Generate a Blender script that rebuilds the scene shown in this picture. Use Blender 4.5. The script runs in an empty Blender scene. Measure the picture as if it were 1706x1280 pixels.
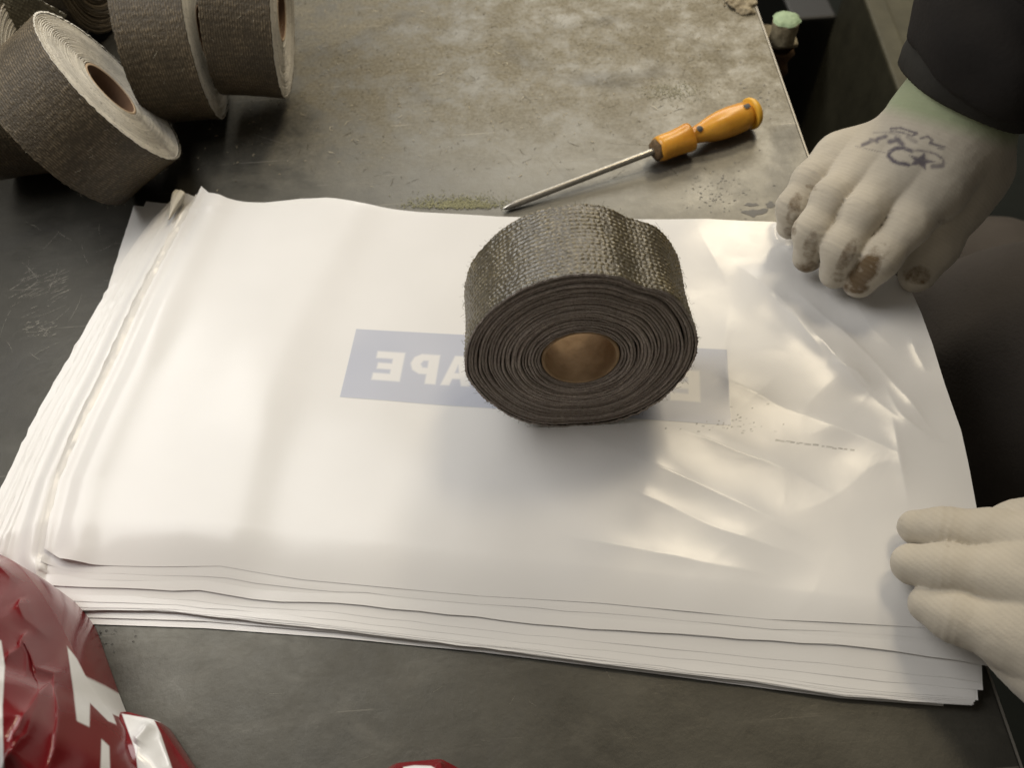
import bpy, math, random
import numpy as np
from mathutils import Vector, Matrix

random.seed(7); rng = np.random.default_rng(7)
sc = bpy.context.scene
col = sc.collection

# ------------------------------------------------------------------ camera
F_PX, PITCH, ROLL, CAM_H = 1340.0, math.radians(56.5), math.radians(4.0), 0.35
fw = np.array([0, math.cos(PITCH), -math.sin(PITCH)])
r0 = np.array([1.0, 0, 0]); u0 = np.cross(r0, fw)
rt = r0 * math.cos(ROLL) - u0 * math.sin(ROLL)
up = u0 * math.cos(ROLL) + r0 * math.sin(ROLL)
CAM = np.array([0, 0, CAM_H])
cd = bpy.data.cameras.new("camera"); cam = bpy.data.objects.new("camera", cd); col.objects.link(cam)
M4 = Matrix(((rt[0], up[0], -fw[0], 0), (rt[1], up[1], -fw[1], 0), (rt[2], up[2], -fw[2], CAM_H), (0, 0, 0, 1)))
cam.matrix_world = M4
cd.sensor_fit = 'HORIZONTAL'; cd.sensor_width = 36.0; cd.lens = 36.0 * F_PX / 1706.0
cd.clip_start = 0.01; cd.clip_end = 50
cd.dof.use_dof = True; cd.dof.focus_distance = 0.37; cd.dof.aperture_fstop = 11
sc.camera = cam

def at(x, y, z=0.0):
    """photo pixel -> point on the horizontal plane at height z (table top = 0)"""
    d = fw * F_PX + rt * (x - 853) - up * (y - 640)
    return CAM + d * ((z - CAM[2]) / d[2])
def to_px(P):
    d = np.asarray(P) - CAM; zz = d @ fw
    return np.stack([853 + F_PX * (d @ rt) / zz, 640 - F_PX * (d @ up) / zz], -1)

# ------------------------------------------------------------------ light
w = bpy.data.worlds.new("World"); sc.world = w; w.use_nodes = True
w.node_tree.nodes["Background"].inputs[0].default_value = (1.0, 0.90, 0.76, 1)
w.node_tree.nodes["Background"].inputs[1].default_value = 0.13
sc.view_settings.view_transform = 'Standard'; sc.view_settings.look = 'None'
sc.view_settings.exposure = 0.2; sc.view_settings.gamma = 1
sc.cycles.max_bounces = 8; sc.cycles.use_denoising = True

def area(name, az, el, dist, sx, sy, power, color, target=(0.05, 0.25, 0), spread=180):
    L = bpy.data.lights.new(name, 'AREA'); L.shape = 'RECTANGLE'; L.size = sx; L.size_y = sy
    L.energy = power; L.color = color; L.spread = math.radians(spread)
    o = bpy.data.objects.new(name, L); col.objects.link(o)
    a, e = math.radians(az), math.radians(el)       # azimuth measured from +Y towards +X
    t = Vector(target)
    o.location = t + Vector((math.sin(a) * math.cos(e), math.cos(a) * math.cos(e), math.sin(e))) * dist
    o.rotation_euler = (t - o.location).to_track_quat('-Z', 'Y').to_euler()
    return o
area("window_light", 24, 45, 1.9, 0.26, 0.22, 4.6, (1.0, 0.85, 0.61), target=(0.13, 0.29, 0))
area("window_light", 28, 61, 1.9, 0.34, 0.30, 6.8, (1.0, 0.85, 0.61), target=(0.09, 0.18, 0))
area("left_fill_light", -58, 62, 0.60, 0.42, 0.42, 3.0, (1.0, 0.98, 0.95), target=(-0.15, 0.26, 0))  # unseen fill lamp, added low over the bench to brighten the left bags
area("far_window_light", 8, 31, 2.4, 1.7, 0.65, 18, (1.0, 0.96, 0.88), target=(0.0, 0.40, 0))

# ------------------------------------------------------------------ noise helpers
_perm = rng.random((64, 64, 64)).astype(np.float32)
def vnoise(P, s):
    P = np.asarray(P, dtype=np.float64) * s + 100.0
    i = np.floor(P).astype(int); f = P - i; f = f * f * (3 - 2 * f)
    r = 0
    for a in (0, 1):
        for b in (0, 1):
            for c in (0, 1):
                wgt = (f[..., 0] if a else 1 - f[..., 0]) * (f[..., 1] if b else 1 - f[..., 1]) * (f[..., 2] if c else 1 - f[..., 2])
                r = r + wgt * _perm[(i[..., 0] + a) % 64, (i[..., 1] + b) % 64, (i[..., 2] + c) % 64]
    return r * 2 - 1
def fbm(P, s, o=3):
    return sum(vnoise(P, s * 2 ** k) / 2 ** k for k in range(o))
def xyz(X, Y, Z=0.0):
    return np.stack([X, Y, np.zeros_like(X) + Z], -1)
def polydist(X, Y, poly):
    """distance to a polyline and the parameter 0..1 along it"""
    best = np.full(X.shape, 1e9); bt = np.zeros(X.shape)
    n = len(poly) - 1
    for i in range(n):
        ax, ay = poly[i][:2]; bx, by = poly[i + 1][:2]
        dx, dy = bx - ax, by - ay
        t = np.clip(((X - ax) * dx + (Y - ay) * dy) / (dx * dx + dy * dy + 1e-18), 0, 1)
        d = np.hypot(X - ax - t * dx, Y - ay - t * dy)
        m = d < best; best = np.where(m, d, best); bt = np.where(m, (i + t) / n, bt)
    return best, bt
def inpoly(X, Y, poly):
    ins = np.zeros(X.shape, bool); n = len(poly)
    for i in range(n):
        x1, y1 = poly[i]; x2, y2 = poly[(i + 1) % n]
        if y1 == y2: continue
        ins ^= ((y1 > Y) != (y2 > Y)) & (X < (x2 - x1) * (Y - y1) / (y2 - y1) + x1)
    return ins
def softpoly(X, Y, poly, soft):
    d, _ = polydist(X, Y, list(poly) + [poly[0]])
    s = np.where(inpoly(X, Y, poly), d, -d)
    return np.clip(0.5 + s / (2 * soft), 0, 1)

# ------------------------------------------------------------------ object helpers
def link_mesh(name, V, Fc, mat, parent=None, smooth=True, attrs=None, mat_idx=None):
    me = bpy.data.meshes.new(name)
    V = np.asarray(V, dtype=np.float32)
    if isinstance(Fc, np.ndarray):
        n, k = Fc.shape
        me.vertices.add(len(V)); me.vertices.foreach_set("co", V.ravel())
        me.loops.add(n * k); me.loops.foreach_set("vertex_index", Fc.astype(np.int32).ravel())
        me.polygons.add(n); me.polygons.foreach_set("loop_start", np.arange(0, n * k, k, dtype=np.int32))
        me.polygons.foreach_set("loop_total", np.full(n, k, dtype=np.int32))
        me.update(calc_edges=True); me.validate()
    else:
        me.from_pydata([tuple(map(float, v)) for v in V], [], [tuple(f) for f in Fc]); me.update()
    if smooth: me.polygons.foreach_set("use_smooth", np.ones(len(me.polygons), dtype=bool))
    for m in (mat if isinstance(mat, (list, tuple)) else [mat]): me.materials.append(m)
    if mat_idx is not None: me.polygons.foreach_set("material_index", np.asarray(mat_idx, dtype=np.int32))
    if attrs:
        for k_, a in attrs.items():
            at_ = me.attributes.new(k_, 'FLOAT', 'POINT'); at_.data.foreach_set("value", np.asarray(a, dtype=np.float32))
    o = bpy.data.objects.new(name, me); col.objects.link(o)
    if parent: o.parent = parent
    return o
def tag(o, label, cat, group=None):
    o["label"] = label; o["category"] = cat
    if group: o["group"] = group
    return o
def thing(name, loc, label, cat, group=None):
    o = bpy.data.objects.new(name, None); col.objects.link(o); o.location = Vector(loc); o.empty_display_size = .01
    return tag(o, label, cat, group)
def struct(o): o["kind"] = "structure"; return o
def stuff(o): o["kind"] = "stuff"; return o
def under(parent, V):
    return np.asarray(V) - np.array(parent.location)
def grid_faces(nu, nv, wrap_u=False, wrap_v=False):
    iu = np.arange(nu if wrap_u else nu - 1); iv = np.arange(nv if wrap_v else nv - 1)
    I, J = np.meshgrid(iu, iv, indexing='ij'); I2 = (I + 1) % nu; J2 = (J + 1) % nv
    return np.stack([I * nv + J, I2 * nv + J, I2 * nv + J2, I * nv + J2], -1).reshape(-1, 4)
def box(lo, hi, bev=0.0):
    x0, y0, z0 = lo; x1, y1, z1 = hi
    V = [(x0, y0, z0), (x1, y0, z0), (x1, y1, z0), (x0, y1, z0), (x0, y0, z1), (x1, y0, z1), (x1, y1, z1), (x0, y1, z1)]
    Fc = [(0, 3, 2, 1), (4, 5, 6, 7), (0, 1, 5, 4), (1, 2, 6, 5), (2, 3, 7, 6), (3, 0, 4, 7)]
    return V, Fc
def bevel(o, wd, seg=2):
    m = o.modifiers.new("bevel", 'BEVEL'); m.width = wd; m.segments = seg; m.limit_method = 'ANGLE'; return o
def lathe(profile, n=48, axis0=None, axis1=None, wob=None):
    """profile [(t along, radius)] turned about the segment axis0->axis1 (t in metres)"""
    a = np.array(axis0, float); b = np.array(axis1, float); d = (b - a) / np.linalg.norm(b - a)
    s = np.cross(d, [0, 0, 1.0]); s /= np.linalg.norm(s); q = np.cross(s, d)
    th = np.linspace(0, 2 * np.pi, n, endpoint=False)
    P = np.array(profile, float)
    V = []
    for t, r in P:
        rr = r if wob is None else r * wob(t, th)
        V.append(a + d * t + (np.cos(th) * rr)[:, None] * s + (np.sin(th) * rr)[:, None] * q)
    return np.concatenate(V), grid_faces(len(P), n, wrap_v=True)

def surface_nets(fn, lo, hi, h):
    lo = np.array(lo, float); hi = np.array(hi, float)
    n = np.ceil((hi - lo) / h).astype(int) + 1
    ax = [lo[i] + np.arange(n[i]) * h for i in range(3)]
    val = np.empty(n, np.float32)
    for i in range(0, n[0], 24):
        X, Y, Z = np.meshgrid(ax[0][i:i + 24], ax[1], ax[2], indexing='ij')
        val[i:i + 24] = fn(np.stack([X, Y, Z], -1))
    ins = val < 0
    c = np.zeros(n - 1, int)
    corners = [(a, b, d) for a in (0, 1) for b in (0, 1) for d in (0, 1)]
    sl = lambda a, b, d: (slice(a, n[0] - 1 + a), slice(b, n[1] - 1 + b), slice(d, n[2] - 1 + d))
    for k in corners: c += ins[sl(*k)]
    act = (c > 0) & (c < 8)
    idx = np.full(n - 1, -1, int); cells = np.argwhere(act); idx[act] = np.arange(len(cells))
    acc = np.zeros((len(cells), 3)); cnt = np.zeros(len(cells))
    def V_(off): return val[cells[:, 0] + off[0], cells[:, 1] + off[1], cells[:, 2] + off[2]]
    for k in corners:
        for axn in range(3):
            if k[axn] == 1: continue
            k2 = list(k); k2[axn] = 1
            a = V_(k); b = V_(k2); m = (a < 0) != (b < 0)
            t = np.where(m, a / np.where(m, a - b, 1), 0)
            p = np.array(k, float)[None] + np.zeros((len(cells), 3)); p[:, axn] += t
            acc[m] += p[m]; cnt[m] += 1
    Vv = lo + (cells + acc / cnt[:, None]) * h
    quads = []
    for axn in range(3):
        o1, o2 = [(1, 2), (2, 0), (0, 1)][axn]
        A = ins[tuple(slice(0, n[i] - 1) if i == axn else slice(1, n[i] - 1) for i in range(3))]
        B = ins[tuple(slice(1, n[i]) if i == axn else slice(1, n[i] - 1) for i in range(3))]
        for flip, mk in ((False, A & ~B), (True, ~A & B)):
            e = np.argwhere(mk)
            if len(e) == 0: continue
            base = e.copy(); base[:, o1] += 1; base[:, o2] += 1
            def cell(d1, d2):
                q = base.copy(); q[:, o1] -= d1; q[:, o2] -= d2; return idx[q[:, 0], q[:, 1], q[:, 2]]
            Q = np.stack([cell(1, 1), cell(0, 1), cell(0, 0), cell(1, 0)], 1)
            if flip: Q = Q[:, ::-1]
            quads.append(Q)
    return Vv, np.concatenate(quads)
def smin(a, b, k):
    h = np.clip(0.5 + 0.5 * (b - a) / k, 0, 1)
    return b * (1 - h) + a * h - k * h * (1 - h)
def cone(P, a, b, ra, rb):
    a = np.array(a); b = np.array(b); d = b - a
    t = np.clip(((P - a) @ d) / (d @ d), 0, 1)
    return np.linalg.norm(P - a - t[..., None] * d, axis=-1) - (ra + (rb - ra) * t)
def ellipsoid(P, c, r):
    q = (P - np.array(c)) / np.array(r); k = np.linalg.norm(q, axis=-1)
    return (k - 1) * min(r)

# ------------------------------------------------------------------ materials
def mat(name, base, rough=0.6, metal=0.0, spec=0.5, **kw):
    m = bpy.data.materials.new(name); m.use_nodes = True
    b = m.node_tree.nodes["Principled BSDF"]
    b.inputs["Base Color"].default_value = (*base, 1); b.inputs["Roughness"].default_value = rough
    b.inputs["Metallic"].default_value = metal; b.inputs["Specular IOR Level"].default_value = spec
    for k, v in kw.items(): b.inputs[k.replace('_', ' ')].default_value = v
    return m
class NT:
    def __init__(s, m): s.t = m.node_tree; s.b = s.t.nodes["Principled BSDF"]
    def n(s, kind, **kw):
        x = s.t.nodes.new(kind)
        for k, v in kw.items():
            if k.startswith('_'): setattr(x, k[1:], v)
            else: x.inputs[k.replace('__', ' ')].default_value = v
        return x
    def l(s, a, b): s.t.links.new(a, b)
    def coord(s, kind="Object", scale=None, rot=None):
        c = s.n("ShaderNodeTexCoord").outputs[kind]
        if scale is None and rot is None: return c
        mp = s.n("ShaderNodeMapping"); s.l(c, mp.inputs[0])
        if scale is not None: mp.inputs["Scale"].default_value = scale
        if rot is not None: mp.inputs["Rotation"].default_value = rot
        return mp.outputs[0]
    def noise(s, co, scale, detail=4, rough=.55, dist=0.0):
        x = s.n("ShaderNodeTexNoise", Scale=scale, Detail=detail, Roughness=rough, Distortion=dist); s.l(co, x.inputs["Vector"]); return x.outputs["Fac"]
    def ramp(s, fac, stops):
        x = s.n("ShaderNodeValToRGB"); s.l(fac, x.inputs[0]); e = x.color_ramp.elements
        while len(e) < len(stops): e.new(0.5)
        for i, (p, c) in enumerate(stops):
            e[i].position = p; e[i].color = (*c, 1) if isinstance(c, tuple) else (c, c, c, 1)
        return x.outputs[0]
    def mix(s, fac, a, b, blend='MIX'):
        x = s.n("ShaderNodeMix", _data_type='RGBA', _blend_type=blend)
        for sock, v in ((x.inputs[0], fac), (x.inputs[6], a), (x.inputs[7], b)):
            if isinstance(v, (int, float)): sock.default_value = v
            elif isinstance(v, tuple): sock.default_value = (*v, 1)
            else: s.l(v, sock)
        return x.outputs[2]
    def math(s, op, a, b=0.0, c=None):
        x = s.n("ShaderNodeMath", _operation=op)
        for i, v in enumerate((a, b) if c is None else (a, b, c)):
            if isinstance(v, (int, float)): x.inputs[i].default_value = v
            else: s.l(v, x.inputs[i])
        return x.outputs[0]
    def attr(s, name):
        return s.n("ShaderNodeAttribute", _attribute_name=name).outputs["Fac"]
    def bump(s, h, strength=.5, dist=.001, nrm=None):
        x = s.n("ShaderNodeBump", Strength=strength, Distance=dist); s.l(h, x.inputs["Height"])
        if nrm is not None: s.l(nrm, x.inputs["Normal"])
        s.l(x.outputs[0], s.b.inputs["Normal"]); return x.outputs[0]
    def color(s, c): s.l(c, s.b.inputs["Base Color"])
    def rough(s, c): s.l(c, s.b.inputs["Roughness"])

def steel_mat():
    m = mat("worn_steel", (.12, .115, .10), .45, 0.72, .5); t = NT(m)
    co = t.coord()
    n1 = t.noise(co, 4.5, 6, .6, .4); n2 = t.noise(co, 30, 10, .78, .15); n3 = t.noise(co, 160, 6, .7); n4 = t.noise(co, 9, 3, .5, 1.2)
    base = t.ramp(n1, [(.30, (.044, .042, .036)), (.5, (.076, .073, .062)), (.70, (.112, .107, .091))])
    # tan dust film, thicker in a zone across the back of the bench
    off = t.n("ShaderNodeVectorMath", _operation='ADD'); t.l(co, off.inputs[0]); off.inputs[1].default_value = (-.4, .4, -.8)   # plate coordinates
    sep = t.n("ShaderNodeSeparateXYZ"); t.l(off.outputs[0], sep.inputs[0])
    zy = t.n("ShaderNodeMapRange", _interpolation_type='SMOOTHSTEP'); t.l(sep.outputs[1], zy.inputs[0])
    zy.inputs[1].default_value = .36; zy.inputs[2].default_value = .50
    zx = t.n("ShaderNodeMapRange", _interpolation_type='SMOOTHSTEP'); t.l(sep.outputs[0], zx.inputs[0])
    zx.inputs[1].default_value = -.24; zx.inputs[2].default_value = -.10
    zone = t.math('MULTIPLY', zy.outputs[0], t.math('MULTIPLY_ADD', zx.outputs[0], .85, .15))
    dust = t.math('MULTIPLY', t.math('ADD', zone, .05), t.ramp(n2, [(.40, 0.25), (.58, 1.0)]))
    dust = t.math('MULTIPLY', dust, 1.0)
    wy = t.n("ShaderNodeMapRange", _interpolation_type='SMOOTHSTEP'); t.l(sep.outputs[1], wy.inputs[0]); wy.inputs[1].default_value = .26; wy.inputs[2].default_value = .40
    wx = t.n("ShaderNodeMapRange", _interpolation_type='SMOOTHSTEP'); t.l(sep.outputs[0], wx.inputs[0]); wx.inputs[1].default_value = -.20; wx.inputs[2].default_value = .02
    window_refl = t.math('MULTIPLY', wy.outputs[0], wx.outputs[0])       # window reflection painted in as a lighter steel colour
    base = t.mix(t.math('MULTIPLY', window_refl, .8), base, t.ramp(n1, [(.3, (.155, .152, .140)), (.7, (.27, .265, .24))]))
    grain = t.ramp(t.noise(co, 420, 4, .75), [(.35, (.135, .118, .080)), (.62, (.245, .222, .168))])
    c = t.mix(dust, base, grain)
    # cloudy pale smears
    sm = t.ramp(t.noise(t.coord(scale=(1, 2.6, 1), rot=(0, 0, .5)), 14, 7, .62, 1.6), [(.50, 0.0), (.68, 1.0)])
    c = t.mix(t.math('MULTIPLY', sm, .08), c, (.30, .285, .245))
    # dark stains
    ds = t.ramp(n4, [(.30, 1.0), (.42, 0.0)])
    c = t.mix(t.math('MULTIPLY', ds, .45), c, (.075, .073, .07))
    sp = t.ramp(n3, [(.66, 0.0), (.72, 1.0)])
    c = t.mix(t.math('MULTIPLY', sp, .35), c, (.05, .045, .04))
    # fine scratches in several directions
    sc_all = None
    for k, (ang, s1, s2) in enumerate(((.35, 5, 420), (1.25, 6, 380), (-.5, 4, 500), (2.2, 8, 300))):
        sn = t.noise(t.coord(scale=(s1, s2, 1), rot=(0, 0, ang)), 1.0, 2, .5)
        br = t.noise(t.coord(), 11 + 3 * k, 3, .5)
        s_ = t.math('MULTIPLY', t.ramp(sn, [(.70, 0.0), (.76, 1.0)]), t.ramp(br, [(.52, 0.0), (.62, 1.0)]))
        sc_all = s_ if sc_all is None else t.math('MAXIMUM', sc_all, s_)
    c = t.mix(t.math('MULTIPLY', sc_all, .45), c, (.50, .46, .38))
    shade_x = t.n("ShaderNodeMapRange", _interpolation_type='SMOOTHSTEP'); t.l(sep.outputs[0], shade_x.inputs[0]); shade_x.inputs[1].default_value = -.16; shade_x.inputs[2].default_value = -.24
    c = t.mix(t.math('MULTIPLY', shade_x.outputs[0], .60), c, (.022, .021, .018))     # shade of the rolls painted dark into the left end
    t.color(c)
    t.rough(t.ramp(t.math('ADD', n2, t.math('MULTIPLY', dust, .35)), [(.3, .36), (.9, .66)]))
    t.bump(t.math('ADD', t.math('MULTIPLY', n3, .6), t.math('ADD', t.math('MULTIPLY', n2, .8), t.math('MULTIPLY', sc_all, -.3))), .24, .0010)
    return m
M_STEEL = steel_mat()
M_EDGE = mat("bare_steel_edge", (.34, .32, .28), .5, .8)
M_FRAME = mat("dark_painted_frame", (.03, .03, .028), .6)

def film_mat():
    m = mat("white_film", (.80, .79, .77), .26, 0, .42); t = NT(m)
    co = t.coord()
    ink = t.attr("ink"); dirt = t.attr("dirt")
    n = t.noise(co, 9, 3)
    base = t.ramp(n, [(.3, (.80, .79, .77)), (.7, (.86, .85, .835))])
    c = t.mix(ink, base, (.40, .44, .57))
    c = t.mix(dirt, c, (.10, .09, .085))
    t.color(c)
    t.rough(t.ramp(t.noise(co, 30, 4), [(.3, .18), (.7, .27)]))
    t.bump(t.noise(co, 70, 3), .12, .0006)
    t.b.inputs["Subsurface Weight"].default_value = 0.0
    # thin film lets a little light through
    tr = t.n("ShaderNodeBsdfTranslucent"); t.l(c, tr.inputs[0])
    mx = t.n("ShaderNodeMixShader", Fac=.22); out = t.t.nodes["Material Output"]
    t.l(t.b.outputs[0], mx.inputs[1]); t.l(tr.outputs[0], mx.inputs[2]); t.l(mx.outputs[0], out.inputs[0])
    return m
M_FILM = film_mat()

def tape_mat(name, dark, light, spec, rough, gain=1.0):
    m = mat(name, dark, rough, 0, spec); t = NT(m); co = t.coord()
    h = t.attr("weave"); n = t.noise(co, 60, 4); n2 = t.noise(co, 900, 3, .7)
    c = t.mix(t.ramp(h, [(.15, 0.0), (.95, 1.0)]), dark, light)
    c = t.mix(t.ramp(n, [(.35, 0.0), (.75, .7)]), c, tuple(x * .62 for x in dark))
    t.color(c); t.rough(t.ramp(n2, [(.3, rough - .12), (.7, rough + .15)]))
    t.bump(n2, .6 * gain, .0005)
    return m
def face_mat(name, a, b, bumpd=.0007, streak=0.0):
    """cut edges of the wound layers: fibrous"""
    m = mat(name, a, .85, 0, .25); t = NT(m); co = t.coord()
    n = t.noise(co, 700, 4, .7); n1 = t.noise(co, 90, 5, .6); n3 = t.noise(co, 1600, 2, .6)
    c = t.mix(t.ramp(n, [(.35, 0.0), (.65, 1.0)]), a, b)
    c = t.mix(t.ramp(n1, [(.35, 0.0), (.7, .45)]), c, tuple(x * .6 for x in a))
    c = t.mix(t.ramp(n3, [(.66, 0.0), (.74, .55)]), c, tuple(min(1, x * 2.2) for x in b))
    if streak: c = t.mix(t.ramp(t.noise(co, 420, 2, .5), [(.62, 0.0), (.70, streak)]), c, (.10, .09, .08))
    c = t.mix(t.math('MULTIPLY', t.attr('weave'), .45), c, tuple(x * .45 for x in a))
    t.color(c); t.bump(t.math('ADD', n, n3), .9, bumpd)
    return m
M_TAPE_OLIVE = tape_mat("glossy_olive_woven_tape", (.055, .044, .023), (.205, .170, .095), .9, .34)
M_FACE_OLIVE = face_mat("dark_tape_cut_edge", (.34, .29, .255), (.60, .53, .47))
M_TAPE_BROWN = tape_mat("brown_woven_tape", (.047, .035, .019), (.155, .118, .070), .4, .6)
M_TAPE_LIT = tape_mat("lit_tan_woven_tape", (.16, .145, .10), (.34, .31, .22), .4, .6)  # lighter copy of the tape, lit look painted into the colour
M_FACE_PALE = face_mat("pale_tape_cut_edge", (.72, .68, .59), (.88, .84, .75), streak=.5)
M_CARD = mat("cardboard", (.36, .23, .13), .85, 0, .2)
_t = NT(M_CARD); _c = _t.coord(); _t.color(_t.ramp(_t.noise(_c, 120, 5), [(.3, (.25, .165, .09)), (.7, (.40, .28, .165))])); _t.bump(_t.noise(_c, 500, 3), .4, .0004)
M_CARD_DARK = mat("brown_cardboard", (.13, .075, .045), .85, 0, .2)
M_CARD_PALE = mat("pale_cardboard_rim", (.55, .42, .29), .85, 0, .2)
M_FIBRE = mat("loose_fibre", (.15, .14, .10), .6, 0, .3)
M_FIBRE_PALE = mat("pale_loose_fibre", (.32, .29, .22), .7, 0, .3)

def glove_mat():
    m = mat("knit_glove", (.60, .54, .43), .88, 0, .2); t = NT(m); co = t.coord()
    n = t.noise(co, 28, 4); f = t.noise(co, 1100, 2)
    wv = t.n("ShaderNodeTexWave", Scale=190.0, Distortion=1.6, Detail=2.0); wv.bands_direction = 'DIAGONAL'; t.l(co, wv.inputs[0]); wv.inputs["Detail Scale"].default_value = 2
    c = t.ramp(n, [(.3, (.42, .38, .31)), (.7, (.51, .465, .385))])
    c = t.mix(t.attr("cuff"), c, (.30, .34, .215))
    dn = t.ramp(t.math('ADD', t.attr('dirt'), t.math('MULTIPLY_ADD', t.noise(co, 240, 5, .7), .9, -.45)), [(.28, 0.0), (.75, 1.0)])
    c = t.mix(dn, c, (.13, .088, .046))
    c = t.mix(t.attr("ink"), c, (.085, .075, .095))
    c = t.mix(t.math('MULTIPLY', wv.outputs[1], .08), c, (.30, .26, .20))
    t.color(c)
    t.bump(t.math('ADD', t.math('MULTIPLY', wv.outputs[1], .22), f), .3, .0004)
    t.b.inputs["Sheen Weight"].default_value = .2
    return m
M_GLOVE = glove_mat()
def cloth_mat(name, a, b, sc_=500):
    m = mat(name, a, .9, 0, .15); t = NT(m); co = t.coord()
    t.color(t.ramp(t.noise(co, 12, 5), [(.3, a), (.7, b)])); t.bump(t.noise(co, sc_, 3), .5, .0006); return m
M_JACKET = cloth_mat("black_jacket_cloth", (.014, .0125, .012), (.026, .0235, .0215))
M_CUFF = cloth_mat("dark_knit_cuff", (.020, .019, .017), (.048, .046, .041), 300)
M_TROUSER = cloth_mat("dark_brown_trouser_cloth", (.06, .052, .045), (.09, .078, .068))
M_SKIN = mat("skin", (.45, .28, .20), .6)

def flake(name, a, b, rough=.8, sc_=120, bd=.001):
    m = mat(name, a, rough, 0, .3); t = NT(m); co = t.coord()
    t.color(t.ramp(t.noise(co, sc_, 6, .7), [(.3, a), (.7, b)])); t.bump(t.noise(co, sc_ * 2, 4), .8, bd); return m
M_MUD = flake("dried_paste", (.24, .19, .12), (.46, .40, .28))
M_GREEN = flake("pale_green_paint", (.26, .36, .22), (.46, .60, .38), .6)
M_CRUST = flake("crusty_metal", (.14, .115, .07), (.38, .33, .22))
M_RUST = flake("rusty_rod", (.05, .025, .015), (.22, .13, .06))
M_FLOOR = flake("oily_concrete", (.010, .013, .011), (.020, .024, .020), .8, 4, .004)
M_MACH = flake("olive_machine_paint", (.07, .066, .042), (.12, .112, .072), .6, 20)
M_DARK = mat("black_machine_paint", (.012, .012, .012), .5)

# ------------------------------------------------------------------ the room floor and the bench
fl = link_mesh("floor", *box((-6, -6, -.86), (6, 6, -.80)), M_FLOOR, smooth=False); struct(fl)
E0 = at(1255, 0, 0); E1 = at(1700, 1280, 0)
def edge_x(y): return E1[0] + (E0[0] - E1[0]) * (y - E1[1]) / (E0[1] - E1[1])
bench = thing("workbench", (-.4, .4, -.8), "grey steel topped workbench with scratches and dried smears, under everything", "workbench")
YA, YB, XL = -.55, 1.05, -1.0
top_poly = [(XL, YA), (edge_x(YA), YA), (edge_x(YB), YB), (XL, YB)]
def slab(poly, z0, z1):
    n = len(poly); V = [(x, y, z0) for x, y in poly] + [(x, y, z1) for x, y in poly]
    return V, [tuple(range(n))[::-1], tuple(range(n, 2 * n))] + [(i, (i + 1) % n, n + (i + 1) % n, n + i) for i in range(n)]
V, Fc = slab(top_poly, -.004, 0)
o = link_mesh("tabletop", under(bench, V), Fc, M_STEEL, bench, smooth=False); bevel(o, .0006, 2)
# bright worn edge of the plate
V, Fc = slab([(edge_x(YA) + .0002, YA), (edge_x(YA) + .0012, YA), (edge_x(YB) + .0012, YB), (edge_x(YB) + .0002, YB)], -.0045, -.0002)
o = link_mesh("edge_strip", under(bench, V), Fc, M_EDGE, bench, smooth=False)
for (a, b) in (((XL + .02, YA + .02), (XL + .06, YB - .02)), ((.10, YA + .02), (.14, YB - .02))):
    o = link_mesh("frame_rail", under(bench, box((a[0], a[1], -.05), (b[0], b[1], -.0045))[0]), box((0, 0, 0), (1, 1, 1))[1], M_FRAME, bench, smooth=False)
for x in (XL + .02, .10):
    for y in (YA + .02, YB - .06):
        o = link_mesh("leg", under(bench, box((x, y, -.8), (x + .04, y + .04, -.051))[0]), box((0, 0, 0), (1, 1, 1))[1], M_FRAME, bench, smooth=False); bevel(o, .002)

# ------------------------------------------------------------------ the stack of white plastic bags
def pts(px, z): return np.array([at(p[0], p[1], (p[2] if len(p) > 2 else z))[:2] for p in px])
def resample(P, t):
    P = np.asarray(P, float); s = np.r_[0, np.cumsum(np.hypot(*np.diff(P, axis=0).T))]; s /= s[-1]
    return np.stack([np.interp(t, s, P[:, 0]), np.interp(t, s, P[:, 1])], -1)
def coons(Lp, Rp, Fp, Bp, nu, nv):
    """L,R run front->back (v), F,B run left->right (u)"""
    u = np.linspace(0, 1, nu); v = np.linspace(0, 1, nv)
    L = resample(Lp, v); R = resample(Rp, v); Fr = resample(Fp, u); B = resample(Bp, u)
    U = u[:, None, None]; Vv = v[None, :, None]
    S = (1 - U) * L[None] + U * R[None] + (1 - Vv) * Fr[:, None] + Vv * B[:, None] \
        - ((1 - U) * (1 - Vv) * L[0] + U * (1 - Vv) * R[0] + (1 - U) * Vv * L[-1] + U * Vv * R[-1])
    return S[..., 0], S[..., 1]
ZT = .0110
top_L = [(75, 915), (105, 800), (150, 700), (195, 610), (245, 500), (300, 390), (338, 316)]
top_B = [(338, 316), (350, 325), (380, 333), (440, 336), (500, 331), (545, 333), (600, 343), (700, 353), (830, 362), (1000, 366),
         (1180, 366), (1290, 372), (1350, 392), (1430, 432), (1505, 480)]
top_R = [(1655, 1062), (1648, 1000), (1640, 930), (1628, 855), (1612, 780), (1598, 720), (1573, 650), (1550, 580), (1530, 530), (1505, 480)]
top_F = [(75, 915), (100, 931), (150, 938), (250, 941), (365, 942), (500, 962), (800, 990), (1000, 1003), (1280, 1030), (1540, 1045), (1655, 1062)]
fold_line = pts([(352, 1010), (362, 950), (400, 780), (450, 620), (520, 470), (590, 350)], ZT)
left_line = pts(top_L, ZT)
def sdist(X, Y, P):
    """signed distance to an open polyline (positive on its right)"""
    best = np.full(X.shape, 1e9); sg = np.zeros(X.shape)
    for i in range(len(P) - 1):
        ax, ay = P[i]; bx, by = P[i + 1]; dx, dy = bx - ax, by - ay
        t = np.clip(((X - ax) * dx + (Y - ay) * dy) / (dx * dx + dy * dy), 0, 1)
        d = np.hypot(X - ax - t * dx, Y - ay - t * dy); c = (X - ax) * dy - (Y - ay) * dx
        m = d < best; best = np.where(m, d, best); sg = np.where(m, np.sign(c), sg)
    return best * sg
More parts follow.
